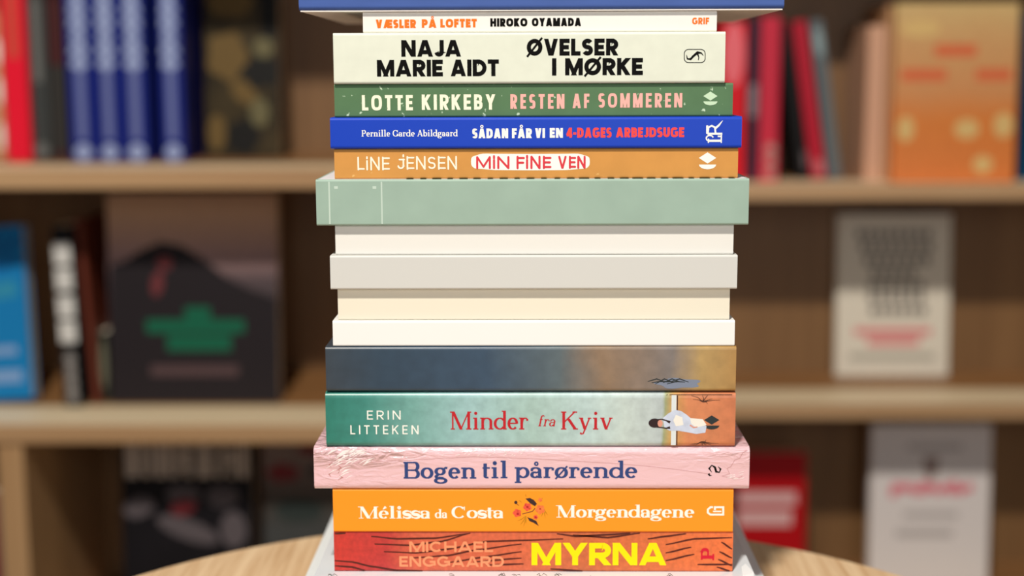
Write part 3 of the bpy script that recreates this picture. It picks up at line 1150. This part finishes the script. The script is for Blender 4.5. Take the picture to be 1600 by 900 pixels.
coat = [(1036, 653), (1044, 646), (1054, 640.5), (1064, 642), (1073, 648), (1082, 656), (1092, 657), (1104, 666), (1102, 676), (1088, 678), (1072, 675), (1060, 673), (1046, 673), (1038, 668)]
ink.poly([P(*p) for p in coat])
ink.build('figure_print', mat('ink_powder_blue', (196, 206, 226), .5, noise=(200, .1, (1, 1, 1))), b.root)
ink = Ink(.0001)
ink.poly([P(*p) for p in [(1056, 648), (1066, 652), (1068, 664), (1056, 666), (1052, 657)]])
ink.poly([P(*p) for p in [(1078, 653), (1098, 655), (1104, 664), (1088, 668), (1080, 662)]])
ink.build('skirt_print', mat('ink_offwhite', (232, 230, 222), .5), b.root)
ink = Ink(.00012)
ink.ellipse(*P(1023, 661), .0034, .0026)
ink.stroke([P(*p) for p in [(1026, 656), (1034, 655), (1041, 657), (1047, 660)]], [.0007, .0006, .0008, .0016])
ink.stroke([P(*p) for p in [(1026, 667), (1034, 668), (1041, 669), (1047, 668)]], [.0007, .0006, .0008, .0016])
ink.build('hair_print', mat('ink_hair', (48, 32, 34), .5), b.root)
ink = Ink(.00013)
ink.ellipse(*P(1031.5, 661.5), .0014, .002)
ink.stroke([P(*p) for p in [(1078, 664), (1084, 668), (1090, 667)]], [.0008, .0008, .0005])
ink.build('skin_print', mat('ink_skin', (214, 150, 130), .5), b.root)
diamond_mark(b, 1112, 649, 671, 24, INK_DARK).name = 'publisher_mark'

# 9 pink in shrink film
b = Lying('hardcover_book', 'pale pink hardcover wrapped in wrinkled clear film, wider than its neighbours', 490.5, 1171, 699.5, 765.5, crinkle_mat('cover_pink_film', (228, 188, 196)), y=-0.0015, depth=.165, th=.0026, r=.0035, inset=.003, pages=M_PAGE_WHITE)
b.text('title_lettering', [('Bogen', 630, 744, 721.5, 747.8), ('til', 753.5, 794, 721, 747.3), ('pårørende', 804.5, 996, 721, 747)], INK_NAVY, style='serif', w=.205, t=.09, track=.05)
ink = Ink()
P = b.pt
ink.stroke([P(*p) for p in [(1112, 738), (1108, 732), (1112, 727), (1117, 730), (1119, 737), (1124, 738), (1126, 733), (1122, 729)]], [.0003, .0009, .0005, .0012, .0012, .0005, .0009, .0003])
ink.stroke([P(1107, 740), P(1109, 743), P(1112, 743)], [.0012, .0008, .0003])
ink.build('publisher_mark', INK_BLACK, b.root)
ink = Ink(.00005)
cr = [(520, 727), (545, 724), (575, 722), (600, 721), (640, 719), (690, 716), (740, 714), (790, 715), (840, 718), (890, 721), (950, 724), (1010, 728), (1060, 734), (1110, 741)]
ink.stroke([P(x, y + random.uniform(-.8, .8)) for x, y in cr], .00018)
cr2 = [(1167, 703), (1160, 708), (1156, 716), (1148, 719), (1142, 729), (1136, 732), (1140, 740), (1128, 744), (1150, 748), (1160, 744)]
ink.stroke([P(*p) for p in cr2], .00022)
for k in range(7):
    x = 522 + 7 * math.sin(k * 2.2)
    ink.stroke([P(x + 4, 712 + k * 5), P(x + 9 - k % 3 * 5, 716 + k * 5), P(x + 2, 720 + k * 5)], [.0002, .0006, .0002])
ink.build('film_creases', mat('film_crease', (186, 128, 126), .3), b.root)
ink = Ink(.00009)  # gloss highlights of the wrinkled film, painted as white streaks
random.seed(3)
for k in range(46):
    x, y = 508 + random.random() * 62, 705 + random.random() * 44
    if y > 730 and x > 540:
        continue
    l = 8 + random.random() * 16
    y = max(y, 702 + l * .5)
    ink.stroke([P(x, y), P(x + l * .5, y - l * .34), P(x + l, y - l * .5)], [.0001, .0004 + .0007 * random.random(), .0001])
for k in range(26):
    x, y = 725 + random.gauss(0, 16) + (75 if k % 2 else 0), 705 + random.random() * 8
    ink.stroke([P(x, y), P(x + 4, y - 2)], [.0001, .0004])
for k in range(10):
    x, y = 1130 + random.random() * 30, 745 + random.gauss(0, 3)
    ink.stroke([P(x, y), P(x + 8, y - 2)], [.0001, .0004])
ink.build('film_highlights', mat('film_highlight_white', (250, 238, 238), .12, coat=1.0), b.root, label='painted highlights on the folds of the clear film')

# 10 orange
b = Lying('paperback_book', 'bright orange paperback with white swelling serif lettering and a flower posy', 520.5, 1145.5, 767, 831.5, mat('cover_orange', (246, 150, 34), 0.42), y=0.0, depth=.14)
b.text('author_lettering', [('Mélissa', 561, 672.5, 791.5, 810), ('Costa', 705.5, 787, 791, 809.5)], INK_WHITE, style='serif', w=.25, t=.055, track=.02)
b.text('small_author_lettering', [('da', 680, 699, 796, 809.5)], INK_WHITE, style='serif', w=.2, t=.06, track=.02)
b.text('title_lettering', [('Morgendagene', 870, 1085, 789.5, 808.5)], INK_WHITE, style='serif', w=.25, t=.055, track=.02)
P = b.pt
ink = Ink()
ink.stroke([P(*p) for p in [(1128, 804), (1110, 804), (1106, 801), (1106, 796), (1110, 792.5), (1114, 792.5)]], .0011)
ink.stroke([P(*p) for p in [(1117, 797), (1117, 792.5), (1130, 792.5), (1130, 804), (1126, 804)]], .0011)
ink.stroke([P(1114, 799), P(1127, 799)], .0008)
ink.build('publisher_mark', INK_WHITE, b.root)
M_FLW = mat('ink_flower', (226, 84, 62), .5, noise=(700, .3, (1, 1, 1)))
M_FLW2 = mat('ink_flower_orange', (240, 120, 62), .5, noise=(700, .25, (1, 1, 1)))
M_LEAF = mat('ink_leaf', (58, 40, 40), .5)
M_SPRIG = mat('ink_sprig', (186, 128, 20), .5)
ink = Ink(.00004)
for x, y, dx, dy in ((822, 806, -9, 14), (822, 806, -4, 17), (822, 806, -13, 8), (822, 806, 0, 12), (850, 795, 6, 10), (850, 795, 2, 14), (850, 795, -4, 12), (815, 785, -4, -3), (822, 776, -1, -4), (844, 783, 4, -5)):
    ink.stroke([P(x, y), P(x + dx * .5, y + dy * .6), P(x + dx, y + dy)], [.0003, .0006, .0002])
ink.build('sprig_print', M_SPRIG, b.root)
ink = Ink(.00006)
ink.poly([P(*p) for p in [(821, 779), (828, 778), (834, 781), (839, 787), (836, 791), (829, 787)]])
ink.poly([P(*p) for p in [(824, 808), (830, 810), (838, 814), (842, 822), (834, 817), (827, 814)]])
ink.stroke([P(*p) for p in [(816, 803), (824, 801), (832, 799), (836, 794)]], .0004)
ink.ellipse(*P(806, 785), .0009, .001)
ink.stroke([P(807, 787), P(811, 790)], .0003)
ink.build('leaf_print', M_LEAF, b.root)
ink = Ink(.00009)
for x, y, r in ((824, 792, 6.4), (808, 801.5, 6.6), (837, 808, 3.6)):
    ink.ellipse(*P(x, y), r * .00034, r * .00034, wob=.13)
ink.build('flower_print', M_FLW, b.root)
ink = Ink(.00009)
ink.ellipse(*P(844, 796), .0025, .0026, wob=.12)
ink.ellipse(*P(844, 781), .0011, .0011, wob=.2)
ink.build('pale_flower_print', M_FLW2, b.root)
ink = Ink(.00014)
for x, y, r in ((824, 792, 2), (809, 803, 2.2), (844, 795, 1.6), (837, 808, 1.8), (827, 795, 1), (821, 789, 1)):
    ink.ellipse(*P(x, y), r * .00034, r * .00030, wob=.2)
ink.build('flower_heart_print', mat('ink_flower_dark', (170, 34, 36), .5), b.root)

# 11 red-orange wood grain
M_MYRNA = ramp_mat('cover_red_orange', 'X', [(0, (196, 50, 40)), (.03, (184, 50, 48)), (.045, (204, 92, 64)), (.11, (208, 100, 62)), (.14, (196, 100, 56)), (.18, (210, 106, 56)), (.216, (226, 112, 58))], .45, warp=.004, nscale=60, mottling=.16)
b = Lying('paperback_book', 'red-orange paperback with dark grain lines and big yellow capitals', 522, 1145, 832.5, 893, M_MYRNA, y=0.001, depth=.14)
P = b.pt
ink = Ink(.00003)
lines = [
    [(580, 838), (620, 842), (680, 841), (730, 834)], [(585, 850), (640, 852), (690, 846), (735, 833)], [(600, 862), (650, 864), (700, 858), (760, 846), (830, 844), (880, 842)],
    [(640, 872), (700, 868), (740, 860), (815, 850)], [(700, 879), (760, 870), (815, 862)], [(740, 878), (815, 872)], [(760, 883), (818, 881)],
    [(523, 876), (550, 878), (580, 885), (620, 891), (660, 892)], [(523, 884), (550, 886), (570, 891)],
    [(895, 836), (950, 840), (1000, 833)], [(1012, 842), (1040, 838), (1072, 834)], [(1040, 851), (1085, 842), (1144, 840)], [(1040, 864), (1080, 855)], [(1040, 876), (1085, 866)],
    [(1127, 847), (1144, 858)], [(1124, 862), (1144, 872)], [(1122, 874), (1144, 884)], [(1090, 882), (1144, 882)], [(1120, 886), (1140, 892)], [(860, 889), (910, 892)], [(540, 833), (520 + 3, 834)],
    [(870, 834), (900, 838), (960, 835), (985, 833)],
]
for l in lines:
    n = len(l)
    # smooth each line
    pts = []
    for i in range(n - 1):
        a, c = l[i], l[i + 1]
        for k in range(4):
            t = k / 4
            pts.append((a[0] + (c[0] - a[0]) * t, a[1] + (c[1] - a[1]) * (t * t * (3 - 2 * t) * .4 + t * .6)))
    pts.append(l[-1])
    ws = [.0003 + .0008 * math.sin(PI * (.15 + .7 * i / (len(pts) - 1))) for i in range(len(pts))]
    ink.stroke([P(*p) for p in pts], ws)
ink.build('grain_print', mat('ink_brown', (84, 34, 26), .5), b.root)
b.text('author_lettering', [('MICHAEL', 639.5, 770.5, 846, 862.5), ('ENGGAARD', 624, 787.5, 869, 885.5)], INK_SALMON2, w=.21, track=.13)
b.text('title_lettering', [('MYRNA', 830.5, 1041.5, 848, 883)], INK_YELLOW, w=.25, track=.07, lift=.00012)
ink = Ink()
put_text(ink, 'P', b.box(1095, 1116, 856, 875), style='serif', w=.26, t=.14, turn='up')
ink.build('publisher_mark', INK_CRIMSON, b.root)

# 12, 13 large white books
M_WHITE_GLOSS = mat('cover_glossy_white', (226, 232, 238), 0.12, coat=0.6)
b = Lying('hardcover_book', 'white hardcover with faint sketches directly under the red-orange paperback', 490.5, 1181, 893, 944, M_WHITE_GLOSS, y=-0.008, depth=.2, th=.0024, r=.0012, inset=.004, pages=M_PAGE_WHITE)
P = b.pt
ink = Ink()
random.seed(11)
for cx in (518, 705, 785, 806, 842, 872, 920, 1040):
    for k in range(5):
        x, y = cx + random.uniform(-7, 7), 897 + random.random() * 8
        ink.stroke([P(x, y), P(x + random.uniform(2, 5), y - random.uniform(0, 3)), P(x + random.uniform(4, 9), y + 1)], .0003)
ink.build('sketch_print', mat('ink_grey', (84, 86, 84), .5), b.root)
bm = bmesh.new()
for i in range(2):
    pass
for sx in (b.L - .0075,):
    vs = [(sx, .0, b.T), (sx + .0062, -.0006, b.T), (sx + .0068, .004, b.T + .0006), (sx + .004, .016, b.T + .0016), (sx + .001, .012, b.T + .001)]
    lo = [bm.verts.new((x, y, z + .0002)) for x, y, z in vs]
    hi = [bm.verts.new((x, y, z + .0008)) for x, y, z in vs]
    bm.faces.new(lo); bm.faces.new(list(reversed(hi)))
    for i in range(5):
        j = (i + 1) % 5
        bm.faces.new((lo[i], lo[j], hi[j], hi[i]))
link('film_fold', bm, mat('clear_film_white', (244, 246, 248), .15, coat=1), b.root)
b2 = Lying('hardcover_book', 'largest white picture book at the bottom of the stack on the table', 457, 1215, 945, 1015, mat('cover_big_white', (232, 238, 240), .3, coat=.3), y=-0.012, depth=.214, th=.0028, r=.0014, inset=.004, pages=M_PAGE_WHITE)
dz = b2.z0 - tz
print('stack base above table', dz)
# table top follows the lowest book
tb.location.z = dz - 0.0001

# ------------------------------------------------------------------ books on the shelves
def ell_fit(z_shelf, px, py):
    return at_z(px, py, z_shelf)


class Upright:
    def __init__(self, name, label, how, x0, y, z, w, h, d, m, lean=0.0, tilt=0.0, th=.0006, r=.0012, pages=M_PAGE, group=None):
        """how spine: w thickness, h height, d depth. how face: w width, h height, d thickness. tilt: top leaning back"""
        self.w, self.h = w, h
        z = z + .00015 + (d * math.sin(tilt) if tilt > 0 else 0)
        self.root = thing(name, label, 'book', (x0, y, z), (-tilt, lean, 0), group=group)
        if how == 'spine':
            build_cover(self.root, h, d, w, 'spine', m, th, r, .0008, pages)
        else:
            build_cover(self.root, h, w, d, 'face', m, th, min(r, d * .3), .0008, pages)
            # front board covers the page block on the viewer's side already

    def print(self, name, fn, m, lift=.0002, label=None):
        ink = Ink(lift)
        fn(ink, self.w, self.h)
        return ink.build(name, m, self.root, label=label)


def clamp_y(y, zsh, depth):
    right = zsh in (zR1, zR2, zR2 - sR)
    f, dd = (YR, DR) if right else (YL, DL)
    return max(f + .004, min(y, f + dd - .016 - depth))


def shelf_spine(name, label, pxl, pxr, pyt, pyb, zsh, m, depth=.13, group=None, lean_px=0, **kw):
    p0 = at_z(pxl, pyb, zsh)
    y = clamp_y(p0.y, zsh, depth)
    x0, x1 = at_y(pxl, pyb, y).x, at_y(pxr, pyb, y).x
    h = at_y(pxl, pyt, y).z - zsh
    lean = math.atan2(at_y(pxl + lean_px, pyt, y).x - x0, h) if lean_px else 0.0
    if lean:
        h = math.hypot(h, at_y(pxl + lean_px, pyt, y).x - x0) - .002
    w = (x1 - x0) * math.cos(lean) - .0003
    bk = Upright(name, label, 'spine', x0, y, zsh, w, h, depth, m, lean, group=group, **kw)
    if lean > 0:      # leaning to the right: rests on its lower right corner
        bk.root.location.z += math.sin(lean) * w
    bk.y = y
    return bk


def shelf_face(name, label, pxl, pxr, pyt, pyb, zsh, m, thick=.02, tilt=.12, y=None, group=None, lean=0.0, **kw):
    if y is None:
        y = clamp_y(at_z(pxl, pyb, zsh).y, zsh, thick + .25 * math.sin(tilt))
    pc = (pxl + pxr) / 2
    x0, x1 = at_y(pxl, pyb, y).x, at_y(pxr, pyb, y).x
    # find height so the tilted top edge meets the pixel row
    lo, hi = .05, .5
    for _ in range(40):
        mid = (lo + hi) / 2
        zz = at_y(pc, pyt, y + mid * math.sin(tilt)).z - zsh
        if mid * math.cos(tilt) < zz:
            lo = mid
        else:
            hi = mid
    h = lo
    bk = Upright(name, label, 'face', x0, y, zsh, x1 - x0, h, thick, m, lean, tilt, group=group, **kw)
    bk.y = y
    return bk


def blob_column(x, z0, z1, rx, rz, n, wob=.1):
    def fn(ink, w, h):
        for i in range(n):
            z = h * (z0 + (z1 - z0) * (i + .5) / n)
            ink.ellipse(w * x, z, w * rx * (1 + .12 * math.sin(i * 2.3)), h * rz, wob=wob)
    return fn


# -- upper left shelf
z = zL1
G = 'books on the upper left shelf'
M_COVBLUE = mat('cover_navy_blue', (20, 34, 120), .4)
M_PALEINK = mat('ink_pale_blue', (150, 164, 204), .5)
bk = shelf_face('paperback_book', 'orange and white paperback at the left end of the upper shelf, mostly cut off', -90, 8, -60, 250, z, mat('cover_orange_white', (206, 150, 110), .5), .02, .02, group=G)
bk.print('cover_art', lambda k, w, h: [k.ellipse(w * .97, h * q, w * .04, h * .07) for q in (.12, .35, .55)], INK_WHITE)
b_ = shelf_spine('paperback_book', 'bright red spine nearest the left end of the upper shelf', 12, 50, -60, 252, z, mat('cover_bright_red', (232, 24, 52), .4), group=G)
b_.print('title_lettering', lambda k, w, h: k.rect(w * .25, w * .72, h * .52, h * .97), mat('ink_brick', (204, 70, 58), .5))
b_ = shelf_spine('paperback_book', 'charcoal spine between the bright red spine and a thin dark one', 52, 82, -60, 251, z, mat('cover_charcoal', (58, 62, 62), .5), group=G)
b_.print('title_lettering', lambda k, w, h: (k.ellipse(w * .5, h * .055, w * .36, w * .36), k.rect(w * .3, w * .7, h * .4, h * .9)), mat('ink_mid_grey', (104, 106, 104), .5))
b_ = shelf_spine('paperback_book', 'thin dark maroon and grey spine left of the four navy books', 84, 109, -50, 251, z, mat('cover_dark_grey', (50, 48, 46), .5), group=G)
b_.print('title_lettering', lambda k, w, h: (k.rect(w * .1, w * .9, h * .5, h * .98), k.rect(w * .2, w * .8, h * .01, h * .05)), mat('ink_maroon', (70, 28, 30), .5))
GB = 'matching navy blue books on the upper left shelf'
nav = ['first from the left of the four matching navy books with pale circles', 'second from the left of the four matching navy books with pale circles',
       'third from the left of the matching navy books, left of the dark gap', 'navy book standing apart right of the dark gap, its cover side showing']
for lab, (a, c) in zip(nav, ((111, 152), (153, 193), (194, 236), (252, 292))):
    b_ = shelf_spine('hardcover_book', lab, a, c, -90, 252, z, M_COVBLUE, group=GB, depth=.145, r=.003, th=.002)
    b_.print('title_lettering', blob_column(.5, .42, .98, .33, .03, 9), M_PALEINK)
    b_.print('author_lettering', lambda k, w, h: k.rect(w * .32, w * .68, h * .1, h * .42), mat('ink_dim_blue', (98, 108, 160), .5))
    b_.print('publisher_mark', lambda k, w, h: k.ellipse(w * .5, h * .042, w * .32, w * .32), M_PALEINK)
bk = shelf_face('hardcover_book', 'dark picture book with ochre and black figures facing out beside the navy books', 322, 440, -70, 247, z, mat('cover_dark_painting', (54, 44, 24), .4, noise=(14, .7, (1, 1, 1))), .018, .08, group=G)
bk.print('cover_art', lambda k, w, h: (k.ellipse(w * .35, h * .76, w * .3, h * .07, wob=.1), k.ellipse(w * .3, h * .5, w * .26, h * .12, wob=.1), k.ellipse(w * .52, h * .32, w * .2, h * .05, 20, -40), k.ellipse(w * .15, h * .12, w * .12, h * .09)), mat('ink_olive_brown', (104, 82, 42), .5))
bk.print('black_figure_print', lambda k, w, h: (k.ellipse(w * .75, h * .42, w * .24, h * .08, wob=.15), k.ellipse(w * .5, h * .1, w * .22, h * .09, wob=.1), k.ellipse(w * .85, h * .75, w * .12, h * .2)), mat('ink_near_black', (14, 12, 10), .5), lift=.0003)  # near-black figures printed on the cover
bk.print('pale_print', lambda k, w, h: (k.ellipse(w * .78, h * .54, w * .13, h * .05), k.ellipse(w * .72, h * .22, w * .13, h * .07)), mat('ink_grey_olive', (102, 96, 66), .5), lift=.0004)

# -- middle left shelf
z = zL2
G = 'books on the middle left shelf'
bk = shelf_face('paperback_book', 'sky blue book with rings facing out at the left edge', -95, 53, 361, 632, z, mat('cover_sky_blue', (24, 124, 186), .4), .02, .1, group=G, lean=-.045)
bk.print('ring_print', lambda k, w, h: [k.stroke(arc(w * .68, h * .97, w * r, w * r * .9, -176, e, 26), w * .05) for r, e in ((.12, -4), (.26, -6), (.42, -50))], mat('ink_deep_blue', (8, 74, 140), .5))
bk.print('band_print', lambda k, w, h: k.stroke(arc(w * .68, h * .97, w * .62, w * .62, -164, -70, 30), w * .17), mat('ink_aqua', (48, 140, 176), .5))
bk.print('title_lettering', lambda k, w, h: (k.rect(w * .45, w * .9, h * .1, h * .17), k.rect(w * .5, w * .86, h * .26, h * .31)), mat('ink_light_blue', (126, 160, 206), .5))
bk.print('accent_print', lambda k, w, h: (k.ellipse(w * .52, h * .37, w * .1, h * .08),), mat('ink_purple', (96, 74, 140), .5), lift=.0004)
b_ = shelf_spine('hardcover_book', 'black book with huge white spine lettering leaning left by the blue book', 101, 130, 352, 636, z, mat('cover_black', (26, 24, 26), .4), depth=.12, group=G, lean_px=-22)
b_.print('title_lettering', lambda k, w, h: [k.rect(w * .04, w * .96, h * q, h * (q + .12)) for q in (.36, .50, .65, .79)], mat('ink_bold_white', (214, 212, 208), .5))
b_.print('author_lettering', lambda k, w, h: [k.ellipse(w * .5, h * q, w * .3, h * .035) for q in (.06, .13, .2, .27)], mat('ink_silver', (136, 132, 130), .5))
b_ = shelf_spine('paperback_book', 'russet spine leaning left behind the black and white book', 146, 157, 340, 632, z, mat('cover_russet', (104, 48, 34), .5), depth=.11, group=G, lean_px=-30)
b_ = shelf_spine('paperback_book', 'short dark olive book with a pale oval on its spine', 158, 172, 520, 628, z, mat('cover_olive', (44, 46, 38), .5), depth=.1, group=G)
b_.print('oval_print', lambda k, w, h: k.ellipse(w * .5, h * .55, w * .38, h * .36), mat('ink_khaki', (110, 110, 92), .5))
M_CAVE = ramp_mat('cover_dusk', 'Z', [(0, (40, 32, 34)), (.12, (40, 34, 38)), (.16, (84, 68, 72)), (.19, (160, 126, 124)), (.245, (196, 152, 118))], .5, warp=.004, nscale=12, mottling=.05)
bk = shelf_face('hardcover_book', 'large dark book with a dusky pink top and green letters facing out', 174, 437, 304, 631, z, M_CAVE, .022, .07, group=G)
bk.print('hill_print', lambda k, w, h: k.poly([(w * a, h * c) for a, c in ((.01, .01), (.99, .01), (.99, .5), (.85, .54), (.7, .6), (.56, .69), (.44, .75), (.32, .77), (.2, .73), (.1, .68), (.01, .66))]), mat('ink_dusk_black', (36, 30, 34), .5))
bk.print('moon_print', lambda k, w, h: (k.ellipse(w * .335, h * .67, w * .045, w * .045), k.ellipse(w * .29, h * .57, w * .035, h * .06, 20, -10)), mat('ink_dull_rose', (112, 52, 56), .5), lift=.0003)
bk.print('title_lettering', lambda k, w, h: (k.rect(w * .22, w * .8, h * .335, h * .40), k.rect(w * .34, w * .72, h * .25, h * .325), k.rect(w * .45, w * .6, h * .4, h * .46)), mat('ink_emerald', (18, 98, 72), .5), lift=.0003)
bk.print('author_lettering', lambda k, w, h: k.rect(w * .24, w * .76, h * .13, h * .18), mat('ink_mauve', (86, 66, 68), .5), lift=.0003)

# -- lower left bay
z = zL2 - sL
G = 'books in the lower left bay'
yb = YL + .10
M_NIGHT = mat('cover_night', (26, 24, 28), .4, noise=(20, .25, (1, 1, 1)))
bk = shelf_face('hardcover_book', 'black book with tall pale grey capitals across its top facing out', 192, 396, 676, 900, z, M_NIGHT, .025, .06, y=yb, group=G)


def holo(k, w, h):
    put_text(k, 'HOLOCAUST', (w * .04, w * .97, h * .775, h * .955), w=.24, track=.08, sq=3)


bk.print('title_lettering', holo, mat('ink_stone', (206, 188, 172), .5))
bk.print('cover_art', lambda k, w, h: (k.ellipse(w * .47, h * .69, w * .13, h * .045), k.ellipse(w * .77, h * .68, w * .13, h * .05), k.ellipse(w * .13, h * .63, w * .12, h * .05, 20, 20), k.ellipse(w * .5, h * .52, w * .25, h * .05, 20, -20), k.ellipse(w * .85, h * .52, w * .1, h * .09)), mat('ink_ash', (96, 88, 92), .5))
bk.print('red_art', lambda k, w, h: (k.ellipse(w * .47, h * .63, w * .1, h * .04, 20, 20),), mat('ink_dark_red', (110, 40, 46), .5), lift=.0003)
M_GREEN_GREY = ramp_mat('cover_grey_scene', 'Z', [(0, (66, 58, 54)), (.14, (66, 68, 68)), (.18, (70, 62, 54)), (.23, (122, 100, 92)), (.26, (140, 118, 108))], .5, warp=.008, nscale=15)
bk = shelf_face('paperback_book', 'grey picture cover with a red patch facing out behind the stack', 412, 600, 680, 900, z, M_GREEN_GREY, .02, .06, y=yb, group=G)
bk.print('patch_print', lambda k, w, h: (k.ellipse(w * .17, h * .81, w * .13, h * .045, wob=.1), k.ellipse(w * .44, h * .93, w * .14, h * .03)), mat('ink_wine', (126, 44, 48), .5))
bk.print('leaf_art', lambda k, w, h: (k.ellipse(w * .5, h * .82, w * .12, h * .035), k.ellipse(w * .3, h * .62, w * .2, h * .06)), mat('ink_dark_teal', (52, 60, 58), .5))
p = at_y(-70, 900, YL + .06)
bk = shelf_face('paperback_book', 'dark red book left of the divider in the lower bay', -110, 0, 770, 900, z, mat('cover_dark_red', (120, 16, 34), .5), .02, .02, y=YL + .02, group=G)

# -- upper right shelf
z = zR1
G = 'books on the upper right shelf'
b_ = shelf_spine('paperback_book', 'scarlet spine with a pink top just right of the stack', 1122, 1164, 34, 276, z, mat('cover_scarlet', (216, 10, 30), .4), group=G)
b_.print('title_lettering', lambda k, w, h: k.ellipse(w * .5, h * .8, w * .4, h * .2), mat('ink_rose', (236, 110, 120), .5))
b_ = shelf_spine('paperback_book', 'midnight blue spine with a grey label between two red spines', 1165, 1183, 30, 276, z, mat('cover_midnight', (22, 26, 46), .4), group=G)
b_.print('label_print', lambda k, w, h: k.rect(w * .1, w * .9, h * .4, h * .6), mat('ink_label_grey', (112, 114, 122), .5))
b_ = shelf_spine('paperback_book', 'raspberry red spine left of the dark gap, grey letters at its foot', 1184, 1215, 26, 278, z, mat('cover_raspberry', (200, 40, 64), .4), group=G)
b_.print('author_lettering', lambda k, w, h: [k.ellipse(w * .62, h * q, w * .28, h * .03) for q in (.05, .13, .2)], mat('ink_warm_grey', (176, 130, 124), .5))
b_ = shelf_spine('paperback_book', 'jet black spine leaning left in the dark gap right of the raspberry spine', 1247, 1266, 36, 278, z, mat('cover_jet', (12, 11, 12), .5), group=G, depth=.1, lean_px=-31)
b_.print('author_lettering', lambda k, w, h: k.ellipse(w * .8, h * .12, w * .2, h * .06), mat('ink_ash', (96, 88, 92), .5))
b_ = shelf_spine('paperback_book', 'crimson spine leaning left beside a leaning grey one', 1269, 1292, 32, 279, z, mat('cover_crimson', (178, 22, 46), .4), group=G, depth=.1, lean_px=-32)
b_.print('author_lettering', lambda k, w, h: k.ellipse(w * .62, h * .07, w * .3, h * .05), mat('ink_warm_rose', (196, 110, 116), .5))
b_ = shelf_spine('paperback_book', 'blue-grey spine leaning left, rightmost of the leaning pair', 1296, 1316, 30, 278, z, mat('cover_blue_grey', (96, 104, 108), .4), group=G, depth=.1, lean_px=-31)
b_.print('title_lettering', lambda k, w, h: k.ellipse(w * .5, h * .86, w * .36, h * .09), mat('ink_pale_teal', (140, 160, 164), .5))
b_ = shelf_spine('paperback_book', 'slim salmon spine between bare wood and the orange book', 1350, 1378, 40, 272, z, mat('cover_salmon', (206, 160, 132), .5), group=G)
b_ = shelf_spine('paperback_book', 'slim peach spine touching the big orange cover', 1380, 1393, 8, 270, z, mat('cover_peach', (204, 156, 116), .5), group=G)
M_ORG = ramp_mat('cover_orange_fruit', 'Z', [(0, (216, 120, 52)), (.08, (214, 122, 46)), (.12, (206, 140, 84)), (.18, (204, 152, 96)), (.24, (206, 176, 116))], .5, warp=.012, nscale=16, mottling=.06)
bk = shelf_face('hardcover_book', 'large orange and straw coloured book facing out on the upper right shelf', 1394, 1584, 6, 280, z, M_ORG, .024, .04, group=G, y=YR + .03)
bk.print('title_lettering', lambda k, w, h: (k.rect(w * .32, w * .66, h * .705, h * .77), k.rect(w * .05, w * .42, h * .57, h * .635), k.rect(w * .66, w * .95, h * .57, h * .635)), mat('ink_brick_orange', (214, 104, 64), .5))
bk.print('fruit_print', lambda k, w, h: (k.ellipse(w * .1, h * .3, w * .07, h * .07), k.ellipse(w * .6, h * .3, w * .1, h * .055), k.ellipse(w * .74, h * .1, w * .08, h * .05), k.ellipse(w * .9, h * .32, w * .08, h * .07), k.ellipse(w * .2, h * .86, w * .16, h * .05)), mat('ink_straw', (216, 180, 116), .5))
b_ = shelf_spine('paperback_book', 'teal blue spine at the right edge beside the orange book', 1596, 1640, 20, 268, z, mat('cover_teal_blue', (14, 68, 104), .4), group=G)

# -- middle right shelf
z = zR2
G = 'books facing out on the lower right shelves'
bk = shelf_face('paperback_book', 'white book with dark headline letters and red words facing out', 1305, 1481, 336, 588, z, mat('cover_paper_white', (224, 216, 200), .5), .016, .07, group=G)
bk.print('title_lettering', lambda k, w, h: [[k.rect(w * (xa + (xb - xa) * i / n), w * (xa + (xb - xa) * (i + .72) / n), h * q, h * (q + .055)) for i in range(n)] for xa, xb, q, n in ((.17, .85, .85, 8), (.2, .86, .77, 8), (.24, .84, .69, 7), (.3, .72, .61, 5), (.28, .8, .53, 6), (.28, .8, .46, 6), (.3, .82, .38, 6))], mat('ink_smoke', (112, 104, 98), .5))
bk.print('subtitle_lettering', lambda k, w, h: (k.rect(w * .16, w * .84, h * .255, h * .3), k.rect(w * .28, w * .74, h * .19, h * .24)), mat('ink_faded_red', (222, 134, 134), .5), label='faded red words')
bk.print('author_lettering', lambda k, w, h: (k.rect(w * .12, w * .88, h * .1, h * .14),), mat('ink_faded_grey', (176, 172, 158), .5))

# -- lower right shelf
z = zR2 - sR
yb = YR + .105
bk = shelf_face('hardcover_book', 'white book with red script across the middle facing out, lower right', 1357, 1543, 664, 900, z, mat('cover_cool_white', (222, 214, 212), .5), .018, .05, y=yb, group=G)
bk.print('title_lettering', lambda k, w, h: [k.ellipse(w * (.2 + .062 * i), h * (.60 + (.01 if i % 3 else -.005)), w * .036, h * (.032 if i % 4 else .05), 16, -15) for i in range(11)], mat('ink_rose_red', (222, 118, 132), .5))
bk.print('author_lettering', lambda k, w, h: (k.rect(w * .28, w * .74, h * .42, h * .46), k.rect(w * .22, w * .7, h * .3, h * .35), k.rect(w * .3, w * .76, h * .84, h * .88)), mat('ink_soft_grey', (186, 178, 176), .5))
bk.print('ribbon_print', lambda k, w, h: k.poly([(w * .43, h * .80), (w * .57, h * .80), (w * .54, h * .68), (w * .5, h * .655), (w * .46, h * .68)]), mat('ink_dusty_taupe', (150, 128, 122), .5))
bk = shelf_face('paperback_book', 'red book with blocky white lettering facing out right of the stack', 1150, 1257, 708, 900, z, mat('cover_signal_red', (176, 6, 18), .4), .02, .05, y=yb + .01, group=G)
bk.print('title_lettering', lambda k, w, h: (k.rect(w * .02, w * .86, h * .60, h * .70), k.rect(w * .02, w * .8, h * .44, h * .56)), mat('ink_pinkish_white', (216, 170, 170), .5))
